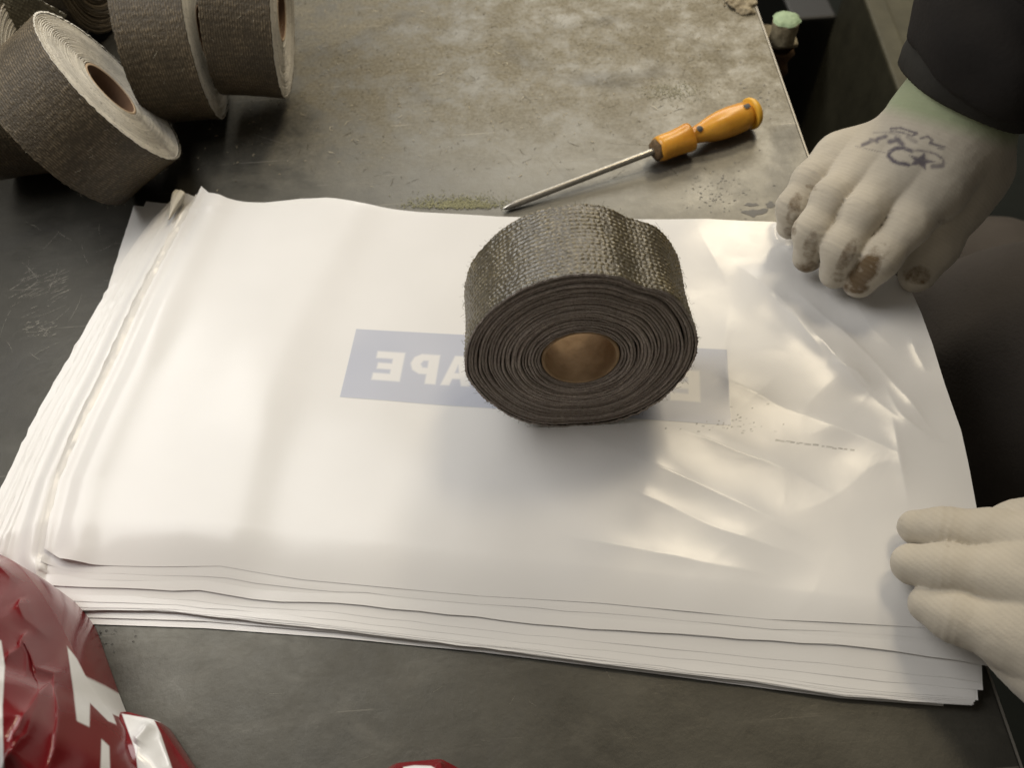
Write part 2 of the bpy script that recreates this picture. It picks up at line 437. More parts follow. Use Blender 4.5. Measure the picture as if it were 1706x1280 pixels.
_fl = resample(fold_line, np.linspace(0, 1, 40))
for _ in range(30): _fl[1:-1] = (_fl[:-2] + _fl[2:]) / 2
def broad(X, Y):
    """undulation shared by the whole stack: the long soft fold"""
    d = sdist(X, Y, _fl)
    h = .0036 * np.where(d > 0, np.exp(-(d / .017) ** 2), np.exp(-(d / .034) ** 2))
    return h + .0008 * fbm(xyz(X, Y), 14, 2)
creases = [  # px polyline, height, flank width one side, flank width other side
    ([(1205, 425), (1262, 468), (1310, 512), (1365, 575), (1425, 640), (1490, 700), (1560, 745)], .0026, .011, .016),
    ([(1262, 480), (1320, 530), (1352, 572), (1376, 606)], .0011, .0030, .0060),
    ([(1376, 604), (1420, 622), (1455, 655)], .0009, .0022, .0050),
    ([(1290, 460), (1370, 530), (1450, 600), (1520, 680), (1590, 770)], .0012, .008, .004),
    ([(1470, 640), (1492, 690), (1530, 722), (1590, 750)], .0011, .0030, .0050),
    ([(1478, 680), (1492, 740), (1505, 800), (1512, 860)], .0011, .0040, .0060),
    ([(1508, 560), (1522, 596), (1542, 628)], .0006, .0022, .0040),
    ([(1215, 500), (1205, 580), (1215, 660), (1222, 740)], .0006, .010, .006),
    ([(1160, 610), (1260, 655), (1340, 695), (1480, 748), (1560, 800)], .0013, .012, .007),
    ([(1070, 690), (1180, 735), (1290, 775), (1400, 830)], .0009, .009, .006),
    ([(900, 690), (1030, 752), (1150, 800), (1260, 852), (1380, 920)], .0013, .010, .006),
    ([(1000, 790), (1110, 842), (1190, 880), (1330, 925)], .0010, .009, .005),
    ([(900, 885), (1060, 914), (1180, 942), (1300, 960)], .0009, .010, .006),
    ([(1110, 720), (1080, 800), (1050, 900)], .0003, .012, .012),
    ([(1288, 372), (1290, 398), (1303, 415)], .0014, .0020, .0030),
    ([(1300, 410), (1326, 424), (1350, 442)], .0010, .0025, .0040),
    ([(1160, 372), (1185, 420), (1215, 480)], .0007, .010, .006),
    ([(1400, 470), (1440, 540), (1500, 600)], .0007, .009, .009),
]
def smoothline(P, n=36, it=12):
    P = resample(P, np.linspace(0, 1, n))
    for _ in range(it): P[1:-1] = (P[:-2] + 2 * P[1:-1] + P[2:]) / 4
    return P
creases = [(smoothline(pts(p, ZT)), h, wd, s) for p, h, wd, s in creases]
press = [(at(1345, 445, ZT), .012), (at(1395, 470, ZT), .012), (at(1430, 485, ZT), .012), ]
f0 = [(-80, 985), (0, 1006), (85, 1018), (200, 1018), (275, 1019), (380, 1032), (530, 1047), (800, 1081), (1090, 1119), (1240, 1136), (1400, 1161), (1560, 1173), (1624, 1176)]
outer_L = [(-60, 930), (-40, 905), (0, 832), (30, 770), (62, 700), (120, 600), (165, 520), (215, 430), (262, 365), (300, 324)]
OUT_F = pts(f0, .003); OUT_L = pts(outer_L, .003)
def pile(X, Y):
    """height of the heap itself: level in the middle, thinning to the front and left where the bags fan out"""
    df, _ = polydist(X, Y, OUT_F); dl, _ = polydist(X, Y, OUT_L)
    a = np.clip(df / .040, 0, 1); b = np.clip((dl + .004) / .040, 0, 1)
    a = a * a * (3 - 2 * a); b = b * (2 - b)
    back = np.clip((.395 - Y) / .03, .55, 1)
    return .0024 + (ZT - .0050) * np.minimum(a, b) * back + broad(X, Y) * np.minimum(a, 1) * np.clip(b * 1.5, 0, 1)
def margin_waves(X, Y):
    """long curls running along the fanned left edges, the same for every bag in the heap"""
    dl, t = polydist(X, Y, OUT_L); dt = sdist(X, Y, left_line[::-1] if left_line[0, 1] > left_line[-1, 1] else left_line)
    m = np.clip(-dt / .006, 0, 1)
    h = .0022 * np.exp(-((dt + .0080) / .0045) ** 2)
    return h * m * (1 - .6 * np.clip((Y - .30) / .08, 0, 1))
STACK = .0026
def z_top(X, Y, detail=True):
    z = pile(X, Y) + STACK
    d, t = polydist(X, Y, left_line)
    z = z + .0036 * np.exp(-((d - .013) / .010) ** 2) + .0022 * np.exp(-(d / .0035) ** 2)
    z = z + .0030 * np.exp(-(d / .02) ** 2) * np.clip((Y - .36) / .02, 0, 1)          # corner lifts at the back
    # the right side is lifted towards the worker
    z = z + .006 * np.clip((X - .12) / .10, 0, 1) ** 2 * np.clip((Y - .12) / .14, 0, 1)
    if detail:
        for P, h, w1, w2 in creases:
            lo, hi = P.min(0) - .07, P.max(0) + .07
            near = (X > lo[0]) & (X < hi[0]) & (Y > lo[1]) & (Y < hi[1])
            if not near.any(): continue
            Xn, Yn = X[near], Y[near]
            Xw = Xn + .0009 * vnoise(xyz(Xn, Yn), 55); Yw = Yn + .0009 * vnoise(xyz(Xn + 3, Yn), 55)
            sd = sdist(Xw, Yw, P); _, t = polydist(Xw, Yw, P)
            tp = np.clip(np.minimum(t, 1 - t) * 3.2, 0, 1); tp = tp * tp * (3 - 2 * tp)
            w_ = np.where(sd > 0, w1, w2); ad = np.sqrt(sd ** 2 + .0003 ** 2)
            z[near] += h * tp * (.75 + .4 * vnoise(xyz(Xn, Yn, .7), 60)) * np.exp(-ad / w_)
        right = np.clip((X - .04) / .08, 0, 1)
        q = xyz(X * .55 + Y * .9, Y * 1.6 - X * 1.3)
        z = z + right * (.0004 * fbm(q, 12, 2) + .00018 * (.5 - np.abs(vnoise(q, 26)))) + .00010 * fbm(xyz(X, Y), 30, 2)
        for c, rr in press:
            z = z - .0012 * np.exp(-(((X - c[0]) ** 2 + (Y - c[1]) ** 2) / rr ** 2))
    return z
# flat under the standing roll
ROLL_C = at(950, 706, ZT)
_zt = z_top
def z_top(X, Y, detail=True):
    z = _zt(X, Y, detail)
    mk = np.exp(-(((X - ROLL_C[0]) / .05) ** 4 + ((Y - ROLL_C[1] - .021) / .032) ** 4))
    return z * (1 - mk) + (ZT) * mk

LET = {  # mirrored letter outlines in band coordinates: x to the left->right in the photo, y down, unit letter box
    'E': [[(0, 0), (1, 0), (1, 1), (0, 1), (0, .76), (.6, .76), (.6, .61), (.1, .61), (.1, .40), (.6, .40), (.6, .24), (0, .24)]],
    'P': [[(1, 0), (1, 1), (.62, 1), (.62, .68), (.35, .68), (.1, .56), (0, .34), (.1, .12), (.35, 0)], [(.62, .22), (.62, .46), (.45, .46), (.36, .34), (.45, .22)]],
    'A': [[(.34, 0), (.66, 0), (1.02, 1), (.70, 1), (.63, .78), (.36, .78), (.29, 1), (-.02, 1)], [(.42, .58), (.57, .58), (.5, .30)]],
    'T': [[(0, 0), (1, 0), (1, .26), (.66, .26), (.66, 1), (.34, 1), (.34, .26), (0, .26)]],
}
band = [at(593, 547, ZT), at(1211, 583, ZT), at(1218, 710, ZT), at(566, 662, ZT)]
def band_uv(X, Y):
    """inverse bilinear by a few newton steps"""
    A, B, Cc, D = [b[:2] for b in band]
    u = np.full(X.shape, .5); v = np.full(X.shape, .5)
    for _ in range(8):
        px = (1 - u) * (1 - v) * A[0] + u * (1 - v) * B[0] + u * v * Cc[0] + (1 - u) * v * D[0] - X
        py = (1 - u) * (1 - v) * A[1] + u * (1 - v) * B[1] + u * v * Cc[1] + (1 - u) * v * D[1] - Y
        a = (1 - v) * (B[0] - A[0]) + v * (Cc[0] - D[0]); b = (1 - u) * (D[0] - A[0]) + u * (Cc[0] - B[0])
        c = (1 - v) * (B[1] - A[1]) + v * (Cc[1] - D[1]); d = (1 - u) * (D[1] - A[1]) + u * (Cc[1] - B[1])
        det = a * d - b * c
        u = u - (d * px - b * py) / det; v = v - (-c * px + a * py) / det
    return u, v
def ink_mask(X, Y):
    u, v = band_uv(X, Y); L = .205; H = .043          # metres-ish: make both axes comparable
    U, V_ = u * L, v * H
    ink = np.clip(np.minimum(np.minimum(U, L - U), np.minimum(V_, H - V_)) / .0006 + .5, 0, 1)
    lw, lh = .0155, .0178
    word = [('E', .0150), ('P', .0345), ('A', .0530), ('T', .0715), ('E', .1745)]
    for ch, x0 in word:
        lx = (U - x0) / lw; ly = (V_ - .0135) / lh
        near = (lx > -.2) & (lx < 1.2) & (ly > -.2) & (ly < 1.2)
        if not near.any(): continue
        sh = LET[ch]; mk = np.zeros(X.shape)
        mk[near] = softpoly(lx[near], ly[near], sh[0], .035)
        for hole in sh[1:]: mk[near] = np.minimum(mk[near], 1 - softpoly(lx[near], ly[near], hole, .035))
        ink = ink * (1 - mk * .92)
    return ink * .60 * (1 + .12 * vnoise(xyz(X, Y), 45))
def top_dirt(X, Y):
    """black specks and the dashed scribble on the film"""
    m = np.zeros(X.shape)
    r2 = np.random.default_rng(3)
    for cx, cy, n, sx, sy in ((1238, 705, 26, 20, 12), (1215, 712, 12, 30, 5), (1150, 716, 4, 20, 4)):
        for _ in range(n):
            p = at(cx + r2.normal() * sx, cy + r2.normal() * sy, ZT); rr = r2.uniform(.00025, .00055)
            m = np.maximum(m, np.clip(1.3 - np.hypot(X - p[0], Y - p[1]) / rr, 0, 1) * .8)
    x = 1293
    while x < 1424:
        ln = r2.uniform(2, 9)
        y = 734 + (x - 1293) * .135 + r2.normal() * .6
        a, b = at(x, y, ZT)[:2], at(x + ln, y + ln * .13, ZT)[:2]
        d, _ = polydist(X, Y, [a, b]); m = np.maximum(m, np.clip(1.4 - d / .00035, 0, 1) * r2.uniform(.5, 1))
        x += ln + r2.uniform(1.5, 7)
    return m
def jag(P, amp, seed, step=.004):
    """torn, nicked edge"""
    r2 = np.random.default_rng(seed); P = np.asarray(P); L = np.hypot(*np.diff(P, axis=0).T).sum()
    n = int(L / step); Q = resample(P, np.linspace(0, 1, n)); T = np.gradient(Q, axis=0); T /= np.linalg.norm(T, axis=1)[:, None]
    N = np.stack([-T[:, 1], T[:, 0]], 1); a = np.cumsum(r2.normal(size=n)) * .25; a -= np.linspace(a[0], a[-1], n)
    s = (r2.random(n) ** 3) * np.sign(r2.normal(size=n)); off = amp * (np.clip(a, -1.5, 1.5) * .5 + s)
    off[:2] = 0; off[-2:] = 0
    return Q + N * off[:, None]
GROUP = "loose stack of white plastic bags on the bench"
def make_sheet(name, X, Y, Z, label, attrs=None):
    c = np.array([X.mean(), Y.mean(), 0.0])
    V = np.stack([X, Y, Z], -1).reshape(-1, 3) - c
    o = link_mesh(name, V, grid_faces(*X.shape), M_FILM, attrs=attrs)
    o.location = Vector(c); m = o.modifiers.new("thickness", 'SOLIDIFY'); m.thickness = .00006; m.offset = -1
    m = o.modifiers.new("crisp_rim", 'EDGE_SPLIT'); m.split_angle = math.radians(50)
    tag(o, label, "plastic bag", GROUP); return o
nu, nv = 620, 440
X, Y = coons(jag(pts(top_L, ZT), .0007, 1), pts(top_R, ZT), pts(top_F, ZT), pts(top_B, ZT), nu, nv)
Z = z_top(X, Y)
top_bag = make_sheet("plastic_bag", X, Y, Z, "uppermost white bag with pale blue printed band showing through, the big roll standing on it",
                     attrs={"ink": np.zeros(X.size), "dirt": top_dirt(X, Y).ravel()})
# printed band, seen in reverse through the film
nu, nv = 520, 130
uu, vv = np.meshgrid(np.linspace(0, 1, nu), np.linspace(0, 1, nv), indexing='ij')
A, B, Cc, D = band
X = (1 - uu) * (1 - vv) * A[0] + uu * (1 - vv) * B[0] + uu * vv * Cc[0] + (1 - uu) * vv * D[0]
Y = (1 - uu) * (1 - vv) * A[1] + uu * (1 - vv) * B[1] + uu * vv * Cc[1] + (1 - uu) * vv * D[1]
V = np.stack([X, Y, z_top(X, Y) + .00010], -1).reshape(-1, 3) - np.array(top_bag.location)
link_mesh("printed_band", V, grid_faces(nu, nv)[:, ::-1], M_FILM, top_bag, attrs={"ink": ink_mask(X, Y).ravel(), "dirt": top_dirt(X, Y).ravel()})

# lower bags: their left edges fan out, their front edges step out
f1 = [(60, 972), (130, 976), (250, 979), (340, 984), (430, 1000), (570, 1004), (900, 1040), (1130, 1057), (1270, 1068), (1450, 1080), (1600, 1100), (1650, 1110)]
low_L = [(20, 1000), (-20, 930), (0, 842), (60, 708), (105, 640), (150, 560), (185, 480), (205, 415), (226, 348)]
def blend(Pa, Pb, f, n=60):
    t = np.linspace(0, 1, n); return resample(Pa, t) * (1 - f) + resample(Pb, t) * f
inner_L2 = [(60, 972), (72, 915), (100, 802), (144, 700), (188, 610), (238, 500), (292, 392), (328, 325)]
# (front fraction between f1 and f0, left fraction between the top bag's edge and the outermost, edge height)
specs = []
for i, (ff, lf) in enumerate([(-.62, .00), (-.34, .02), (-.05, .03), (0.0, .04), (.40, .50), (.62, .56), (.83, .62), (.88, .69), (.915, .76), (.945, .83), (.965, .90), (.985, .96), (1.0, 1.0)]):
    specs.append((ff, lf))
words = ["second bag from the top, its front edge just past the printed one", "third bag down, thin white lip under the front edge",
         "fourth bag down, its left edge hugging the top bag", "fifth bag down, its front lip raised in a soft fold",
         "sixth bag down, the widest pale strip at the left side", "seventh bag down, curled along its torn left edge",
         "eighth bag down in the fan of left edges", "ninth bag down in the fan of left edges", "tenth bag down, nicked left edge in the fan",
         "eleventh bag down, close to the outermost left edge", "twelfth bag down, just inside the outermost left edge",
         "thirteenth bag down, almost at the outermost left edge", "white bag whose torn left edge is the outermost of the fan"]
N = len(specs)
LEV = [.00238, .00228, .00218, .00208, .00178, .00168, .00158, .00148, .00138, .00128, .00116, .00104, .0009]
for k, (ff, lf) in enumerate(specs):
    zk = ZT - .0006 - (ZT - .0030) * (k + 1) / (N + 2)
    P1, P0, PT = pts(f1, ZT - .003), pts(f0, .003), pts(top_F, ZT)
    Fr = blend(PT, P1, 1 + ff) if ff < 0 else blend(P1, P0, ff)
    Li = pts(inner_L2, zk); Lo = pts(outer_L, zk)
    Lk = blend(Li, Lo, lf)
    Lk = np.vstack([Fr[0], Lk[6:]]) if ff > 0 else np.vstack([Fr[0], Lk[3:]])
    if ff > 0:      # straighten the front left corner under the red bag
        Fr[0] = Lk[1] + (Lk[1] - Lk[8]) * .6 ; Lk[0] = Fr[0]
    r2 = np.random.default_rng(50 + k)
    Bk = pts([(328, 327), (380, 339), (500, 340), (700, 358), (1000, 372), (1290, 380), (1400, 440), (1500, 492)], ZT).copy()
    Bk[0] = Lk[-1]
    Rk = pts(top_R[::1], ZT).copy() - np.array([.0015 + .0006 * k, 0]); Rk[-1] = Bk[-1]
    cr = Fr[-1] + np.array([r2.normal() * .0012, 0]); Fr[-1] = cr; Rk[0] = cr
    Rk[1] = cr * .3 + Rk[2] * .7
    Lj = jag(Lk, .0007, 90 + k); Lj[0] = Fr[0]; Lj[-1] = Bk[0]
    Fj = jag(Fr, .0005, 190 + k, .012)
    nu, nv = (150, 110)
    u = np.linspace(0, 1, nu)
    X, Y = coons(Lj, Rk, Fj, Bk, nu * 2, nv * 2)
    z = pile(X, Y) + margin_waves(X, Y) + LEV[k]
    z = z + .006 * np.clip((X - .12) / .10, 0, 1) ** 2 * np.clip((Y - .12) / .14, 0, 1) * .8
    dl = polydist(X, Y, Lj)[0]; df = polydist(X, Y, Fr)[0]
    z = z + (.0012 * r2.uniform(.5, 1.5)) * np.exp(-(dl / .0022) ** 1.6)                        # edges curl up a little
    z = z + .00018 * np.exp(-(df / .004) ** 2) * np.clip(fbm(xyz(X, Y, k * 1.7), 22, 2) + .2, 0, 1)
    if k == 3:      # raised lip of the group that stands proud
        z = z + .0004 * np.exp(-(df / .006) ** 2)
    make_sheet("plastic_bag", X, Y, z, "white plastic bag, " + words[k], attrs={"ink": np.zeros(X.size), "dirt": np.zeros(X.size)})
# two flat bags at the bottom whose back left corners stick out
for k, (Lpx, Bpx, Fpx, lab) in enumerate((
    ([(10, 1025), (-10, 905), (30, 790), (75, 715), (130, 620), (175, 520), (205, 430), (247, 342)], [(247, 342), (275, 345), (420, 352), (900, 378), (1290, 392), (1490, 500)],
     [(10, 1025), (110, 1030), (340, 1037), (560, 1056), (800, 1083), (1090, 1121), (1400, 1163), (1590, 1176)], "flat white bag second from the bottom, its square corner showing behind the fan"),
    ([(20, 1035), (-20, 925), (22, 800), (66, 712), (118, 622), (160, 540), (190, 450), (226, 347)], [(226, 347), (250, 350), (420, 356), (900, 382), (1290, 396), (1480, 510)],
     [(20, 1035), (110, 1040), (340, 1048), (560, 1064), (800, 1088), (1090, 1124), (1400, 1165), (1570, 1178)], "lowest flat white bag lying on the steel, farthest corner at the back left"))):
    zk = .0016 - k * .0007
    Rk = np.array([pts(Fpx, 0)[-1], pts([(1610, 900)], 0)[0], pts(Bpx, 0)[-1]])
    X, Y = coons(jag(pts(Lpx, 0), .0005, 300 + k), Rk, pts(Fpx, 0), pts(Bpx, 0), 240, 200)
    z = zk + np.clip(Y - .33, 0, .1) * .03 + .0002 * fbm(xyz(X, Y, k), 30, 2) + np.clip(.002 - .02 * polydist(X, Y, pts(Lpx, 0))[0], 0, 1) * 0
    make_sheet("plastic_bag", X, Y, z, lab, attrs={"ink": np.zeros(X.size), "dirt": np.zeros(X.size)})
# rolled-over rim of bag at the back left corner
a = at(306, 326, .012); b = at(215, 520, .006)
V, Fc = lathe([(0, .0002), (.001, .0022), (.002, .0033), (.004, .0036), (.008, .0030), (.012, .0022), (.017, .0012), (.022, .0003)], 40, a + np.array([0, 0, .004]), b, wob=lambda t, th: 1 + .16 * np.sin(3 * th + t * 120) + .09 * np.sin(7 * th + t * 300) + .05 * np.sin(13 * th))
o = link_mesh("rolled_bag", V, Fc, mat('cream_film', (.74, .70, .60), .45, 0, .3))
tag(o, "tightly rolled cream white film nib at the back left corner of the bag stack", "rolled film")

# ------------------------------------------------------------------ rolls of tape
def make_roll(label, cat, center, n, R, W, r_in, mats, layers, deform=None, detail=1.0, fuzz=250, group=None, spin=0.0, rim_pale=False, weave_pitch=.0019, style='loop', even=1.0, core_z=0.0):
    """center = centre of the near face, n = axis pointing out of that face"""
    m_tape, m_face, m_card, m_fib = mats
    n = np.array(n, float); n /= np.linalg.norm(n)
    a = np.cross([0, 0, 1.0], n); a /= np.linalg.norm(a); b = np.cross(n, a)
    center = np.array(center, float)
    root = thing("tape_roll", center - n * W / 2 - np.array([0, 0, R]), label, cat, group)
    loc = np.array(root.location)
    deform = deform or (lambda th, r: 1 + 0 * th)
    def P(r, th, z):
        rr = r * (1 + (deform(th, r) - 1) * np.clip((r - r_in) / (R - r_in), 0, 1) ** 1.2)
        return center + (rr * np.cos(th))[..., None] * a + (rr * np.sin(th))[..., None] * b + z[..., None] * n - loc
    pitch = (R - .0012 - r_in) / layers
    r2 = np.random.default_rng(int(R * 1e6) + layers + int(center[0] * 1e4) % 97)
    # inner wound layers: one strip per turn, each a closed ring section with its own edge offset
    nth = int(200 * detail)
    th = np.linspace(0, 2 * np.pi, nth, endpoint=False)
    V = []; Fc = []; mi = []; wv = []; base = 0
    off_slow = np.cumsum(r2.normal(size=layers)) * .00022 * even; off_slow -= off_slow.mean(); tone = np.clip(.5 + .35 * r2.normal(size=layers), 0, 1)
    for i in range(layers):
        ri = r_in + pitch * i + pitch * r2.uniform(0, .10); ro = r_in + pitch * (i + 1) - pitch * (r2.choice([.02, .05, .10, .28]) if even == 1.0 else r2.uniform(.02, .06))
        wob = .00022 * even * np.sin(th * r2.integers(2, 6) + r2.uniform(0, 6)) + .00008 * np.sin(th * r2.integers(7, 15) + r2.uniform(0, 6))
        e = off_slow[i] + even * (r2.normal() * .00034 + .0003 * np.sin(th + r2.uniform(0, 6)) + .00010 * np.sin(th * 3 + r2.uniform(0, 6)))
        e = np.clip(e, -.0012, .0008) - .0006
        rough_e = .00010 * even * r2.normal(size=nth)
        rows = [(ri + wob, -W + .0005 - e * .5), (ri + wob, e - .0007 + rough_e), (ri + wob + (ro - ri) * .25, e + rough_e), (ri + wob + (ro - ri) * .75, e + .6 * rough_e), (ro + wob, e - .0006 + rough_e), (ro + wob, -W + .0005 - e * .5)]
        for (rr, zz) in rows:
            V.append(P(rr + 0 * th, th, zz + 0 * th)); wv.append(np.full(nth, tone[i]))
        nr = len(rows)
        I, J = np.meshgrid(np.arange(nr), np.arange(nth), indexing='ij'); I2 = (I + 1) % nr; J2 = (J + 1) % nth
        Q = np.stack([I * nth + J, I * nth + J2, I2 * nth + J2, I2 * nth + J], -1).reshape(-1, 4) + base
        Fc.append(Q); base += nr * nth
    link_mesh("wound_tape", np.concatenate(V), np.concatenate(Fc), m_face, root, attrs={"weave": np.concatenate(wv)})
    # outermost turn with the weave as relief
    nth = int(860 * detail); nz = int(W / .00037 * detail)
    th = np.linspace(0, 2 * np.pi, nth, endpoint=False); zz = np.linspace(0, 1, nz)
    T, Zz = np.meshgrid(th, zz, indexing='ij')
    s = T * R; q = -Zz * W
    nper = max(1, round(2 * np.pi * R / (weave_pitch * (1.0 if style == 'loop' else 2.1)))); per = 2 * np.pi * R / nper; pw = weave_pitch * (.95 if style == 'loop' else .75)
    jit = 1.1 * fbm(np.stack([np.cos(T) * R, np.sin(T) * R, q], -1), 120, 3)
    amp_v = np.clip(.85 + .45 * fbm(np.stack([np.cos(T) * R, np.sin(T) * R, q * .6], -1), 240, 2), .4, 1.3)
    row = np.sin(2 * np.pi * q / pw + jit); colm = np.sin(2 * np.pi * s / per + jit * 1.2 + np.pi * (np.floor(q / pw) % 2) * .5)
    wv = (.5 + .5 * row) ** .7 * (.35 + .65 * (.5 + .5 * colm)) * amp_v if style == 'loop' else (.5 + .5 * row) * (.45 + .55 * (.5 + .5 * colm)) * amp_v
    nz_ = fbm(np.stack([np.cos(T) * R, np.sin(T) * R, q], -1), 900, 2)
    wv = np.clip(wv + .30 * nz_, 0, 1.25)
    lump = vnoise(np.stack([np.cos(T) * R, np.sin(T) * R, q], -1), 50)
    rr = R + (.00058 if style == 'loop' else .00042) * (wv - .5) + (.0004 if style == 'loop' else .00016) * lump + .0004 * np.sin(q / W * np.pi)
    edge = .00035 * vnoise(np.stack([np.cos(T) * R, np.sin(T) * R, 0 * T], -1), 500)
    zq = q + edge * np.where(Zz < .5, 1, -1) * (np.minimum(Zz, 1 - Zz) < .06)
    Vo = P(rr, T, zq).reshape(-1, 3)
    Vi = P(np.full(nth * 2, 1.0).reshape(nth, 2) * (R - .0011), np.stack([th, th], 1), np.stack([zq[:, 0], zq[:, -1]], 1)).reshape(-1, 3)
    Fo = grid_faces(nth, nz, wrap_u=True)
    j = np.arange(nth); j2 = (j + 1) % nth; nb = nth * nz
    cap0 = np.stack([nb + j * 2, nb + j2 * 2, j2 * nz, j * nz], 1); cap1 = np.stack([j * nz + nz - 1, j2 * nz + nz - 1, nb + j2 * 2 + 1, nb + j * 2 + 1], 1)
    FF = np.concatenate([Fo, cap0, cap1]); idx = np.r_[np.zeros(len(Fo)), np.ones(len(cap0) * 2)]
    link_mesh("outer_wrap", np.concatenate([Vo, Vi]), FF, [m_tape, m_face], root, attrs={"weave": np.r_[wv.ravel(), np.full(nth * 2, .4)]}, mat_idx=idx)
    # cardboard core
    th = np.linspace(0, 2 * np.pi, 96, endpoint=False); V = []
    rc = r_in - .0004
    for rr, z in ((rc, -W + .001), (rc, -.0012 + core_z), (rc - .0002, -.0008 + core_z), (rc - .0012, -.0008 + core_z), (rc - .0015, -.0012 + core_z), (rc - .0015, -W + .001)):
        V.append(P(np.full(96, rr), th, np.full(96, z)))
    I, J = np.meshgrid(np.arange(6), np.arange(96), indexing='ij'); I2 = (I + 1) % 6; J2 = (J + 1) % 96
    Q = np.stack([I * 96 + J, I * 96 + J2, I2 * 96 + J2, I2 * 96 + J], -1).reshape(-1, 4)
    link_mesh("cardboard_core", np.concatenate(V), Q, m_card if isinstance(m_card, list) else [m_card], root,
              mat_idx=None if not isinstance(m_card, list) else np.where((np.arange(6).repeat(96) == 1) | (np.arange(6).repeat(96) == 2) | (np.arange(6).repeat(96) == 3), 1, 0))
    # loose fibres on rim, edges and face
    V = []; Fc = []
    for i in range(fuzz):
        t0 = r2.uniform(0, 2 * np.pi); kind = r2.random(); L = r2.uniform(.0008, .0030)
        if kind < .35:   # sticking off the edges
            z0 = r2.choice([0, -W]) + r2.normal() * .0006; r_0 = R + .0002; dirn = np.array([r2.normal() * .4, .9, r2.normal() * .5]); L *= .55
        elif kind < .7:   # lying on the rim
            z0 = -r2.random() * W; r_0 = R + .0005; dirn = np.array([r2.normal(), .22, r2.normal()])
        else:             # lying on the face
            z0 = .0003; r_0 = r2.uniform(r_in + .002, R); dirn = np.array([r2.normal(), r2.normal() * .6, .25])
        dirn /= np.linalg.norm(dirn); bend = r2.normal(size=3) * .7
        pth = []
        for s_ in np.linspace(0, 1, 5):
            d = dirn * s_ + bend * s_ * s_ * .6; d = d * L
            pth.append((t0 + d[0] / r_0, r_0 + d[1], z0 + d[2]))
        pth = np.array(pth); C3 = P(pth[:, 1], pth[:, 0], pth[:, 2]) if True else None
        w_ = r2.uniform(.00003, .00007); base = len(V)
        for p_ in C3:
            for ang in (0, 2.1, 4.2): V.append(p_ + w_ * np.array([math.cos(ang), math.sin(ang) * .6, math.sin(ang)]))
        for s_ in range(4):
            for e_ in range(3): Fc.append((base + s_ * 3 + e_, base + s_ * 3 + (e_ + 1) % 3, base + s_ * 3 + 3 + (e_ + 1) % 3, base + s_ * 3 + 3 + e_))
    if fuzz: stuff(link_mesh("loose_fibres", np.array(V), np.array(Fc), m_fib, root))
    return root

def axis(az, el):
    az, el = math.radians(az), math.radians(el); return np.array([math.cos(el) * math.cos(az), math.cos(el) * math.sin(az), math.sin(el)])
# main roll: face towards the camera, leaning back a touch
def dent(th, r):
    # theta: 0 = +a ; a = up x n ; n ~ -Y -> a = z x (-y) = +x ; b = n x a
    d = lambda c, w_: np.exp(-(((th - c + np.pi) % (2 * np.pi) - np.pi) / w_) ** 2)
    return 1 + .018 * d(math.radians(100), .5) - .040 * d(math.radians(62), .16) + .016 * d(math.radians(45), .18) \
        - .020 * d(math.radians(212), .28) + .010 * d(math.radians(186), .12) - .012 * d(math.radians(330), .35) - .03 * d(math.radians(270), .22) + .012 * d(math.radians(245), .15)
nrm = axis(-91.0, 5.5)
c0 = at(963, 705, ZT) + np.array([0, .003, .0493])
make_roll("large dark olive roll of woven tape standing upright in the middle of the white bags", "tape roll", c0, nrm, .0508, .0425, .0176,
          (M_TAPE_OLIVE, M_FACE_OLIVE, M_CARD, M_FIBRE), 22, dent, 1.0, 900, weave_pitch=.0025)
GR = "rolls of woven tape at the back left"
PALE = (M_TAPE_BROWN, M_FACE_PALE, [M_CARD_DARK, M_CARD_PALE], M_FIBRE_PALE)
n_L = axis(22.5, 24.6)
make_roll("brown tape roll nearest the bags, tilted, its whole pale face and cardboard hole in view", "tape roll", (-.2191, .4142, .0645), n_L, .0502, .0445, .0178, PALE, 30, None, .9, 260, GR, style='dash', even=.16)
n_A = axis(6, -3)
make_roll("brown tape roll left of the upright pair, only its thin pale rim showing", "tape roll", (-.1790, .4790, .0535), n_A, .0515, .0405, .0178, PALE, 30, None, .8, 160, GR, style='dash', even=.35)
n_B = axis(0, -9)
make_roll("brown tape roll at the right of the upright pair, narrow pale face with core hole", "tape roll", (-.1280, .4860, .0605), n_B, .0520, .0400, .0178, PALE, 30, None, .8, 160, GR, style='dash', even=.35)

n_C = axis(-14, -6)
make_roll("dark tape roll behind the tilted one, its shaded end towards the bench", "tape roll", at(160, -75, .052), n_C, .0520, .0460, .0178, (M_TAPE_BROWN, M_TAPE_BROWN, M_CARD_DARK, M_FIBRE), 24, None, .6, 80, GR)  # end face takes the dark tape colour to paint its shade
n_D = axis(50, 35)
make_roll("tan tape roll, lit look put in its colour, cut off by the top left corner of the picture", "tape roll", at(-45, -60, .10), n_D, .0520, .0460, .0178, (M_TAPE_LIT, M_FACE_PALE, M_CARD_DARK, M_FIBRE_PALE), 24, None, .6, 80, GR)
n_E = axis(185, 0)
make_roll("tape roll mostly hidden below the left side of the tilted roll", "tape roll", at(-45, 160, .05), n_E, .0500, .0440, .0178, (M_TAPE_BROWN, M_FACE_PALE, M_CARD_DARK, M_FIBRE), 24, None, .6, 60, GR)

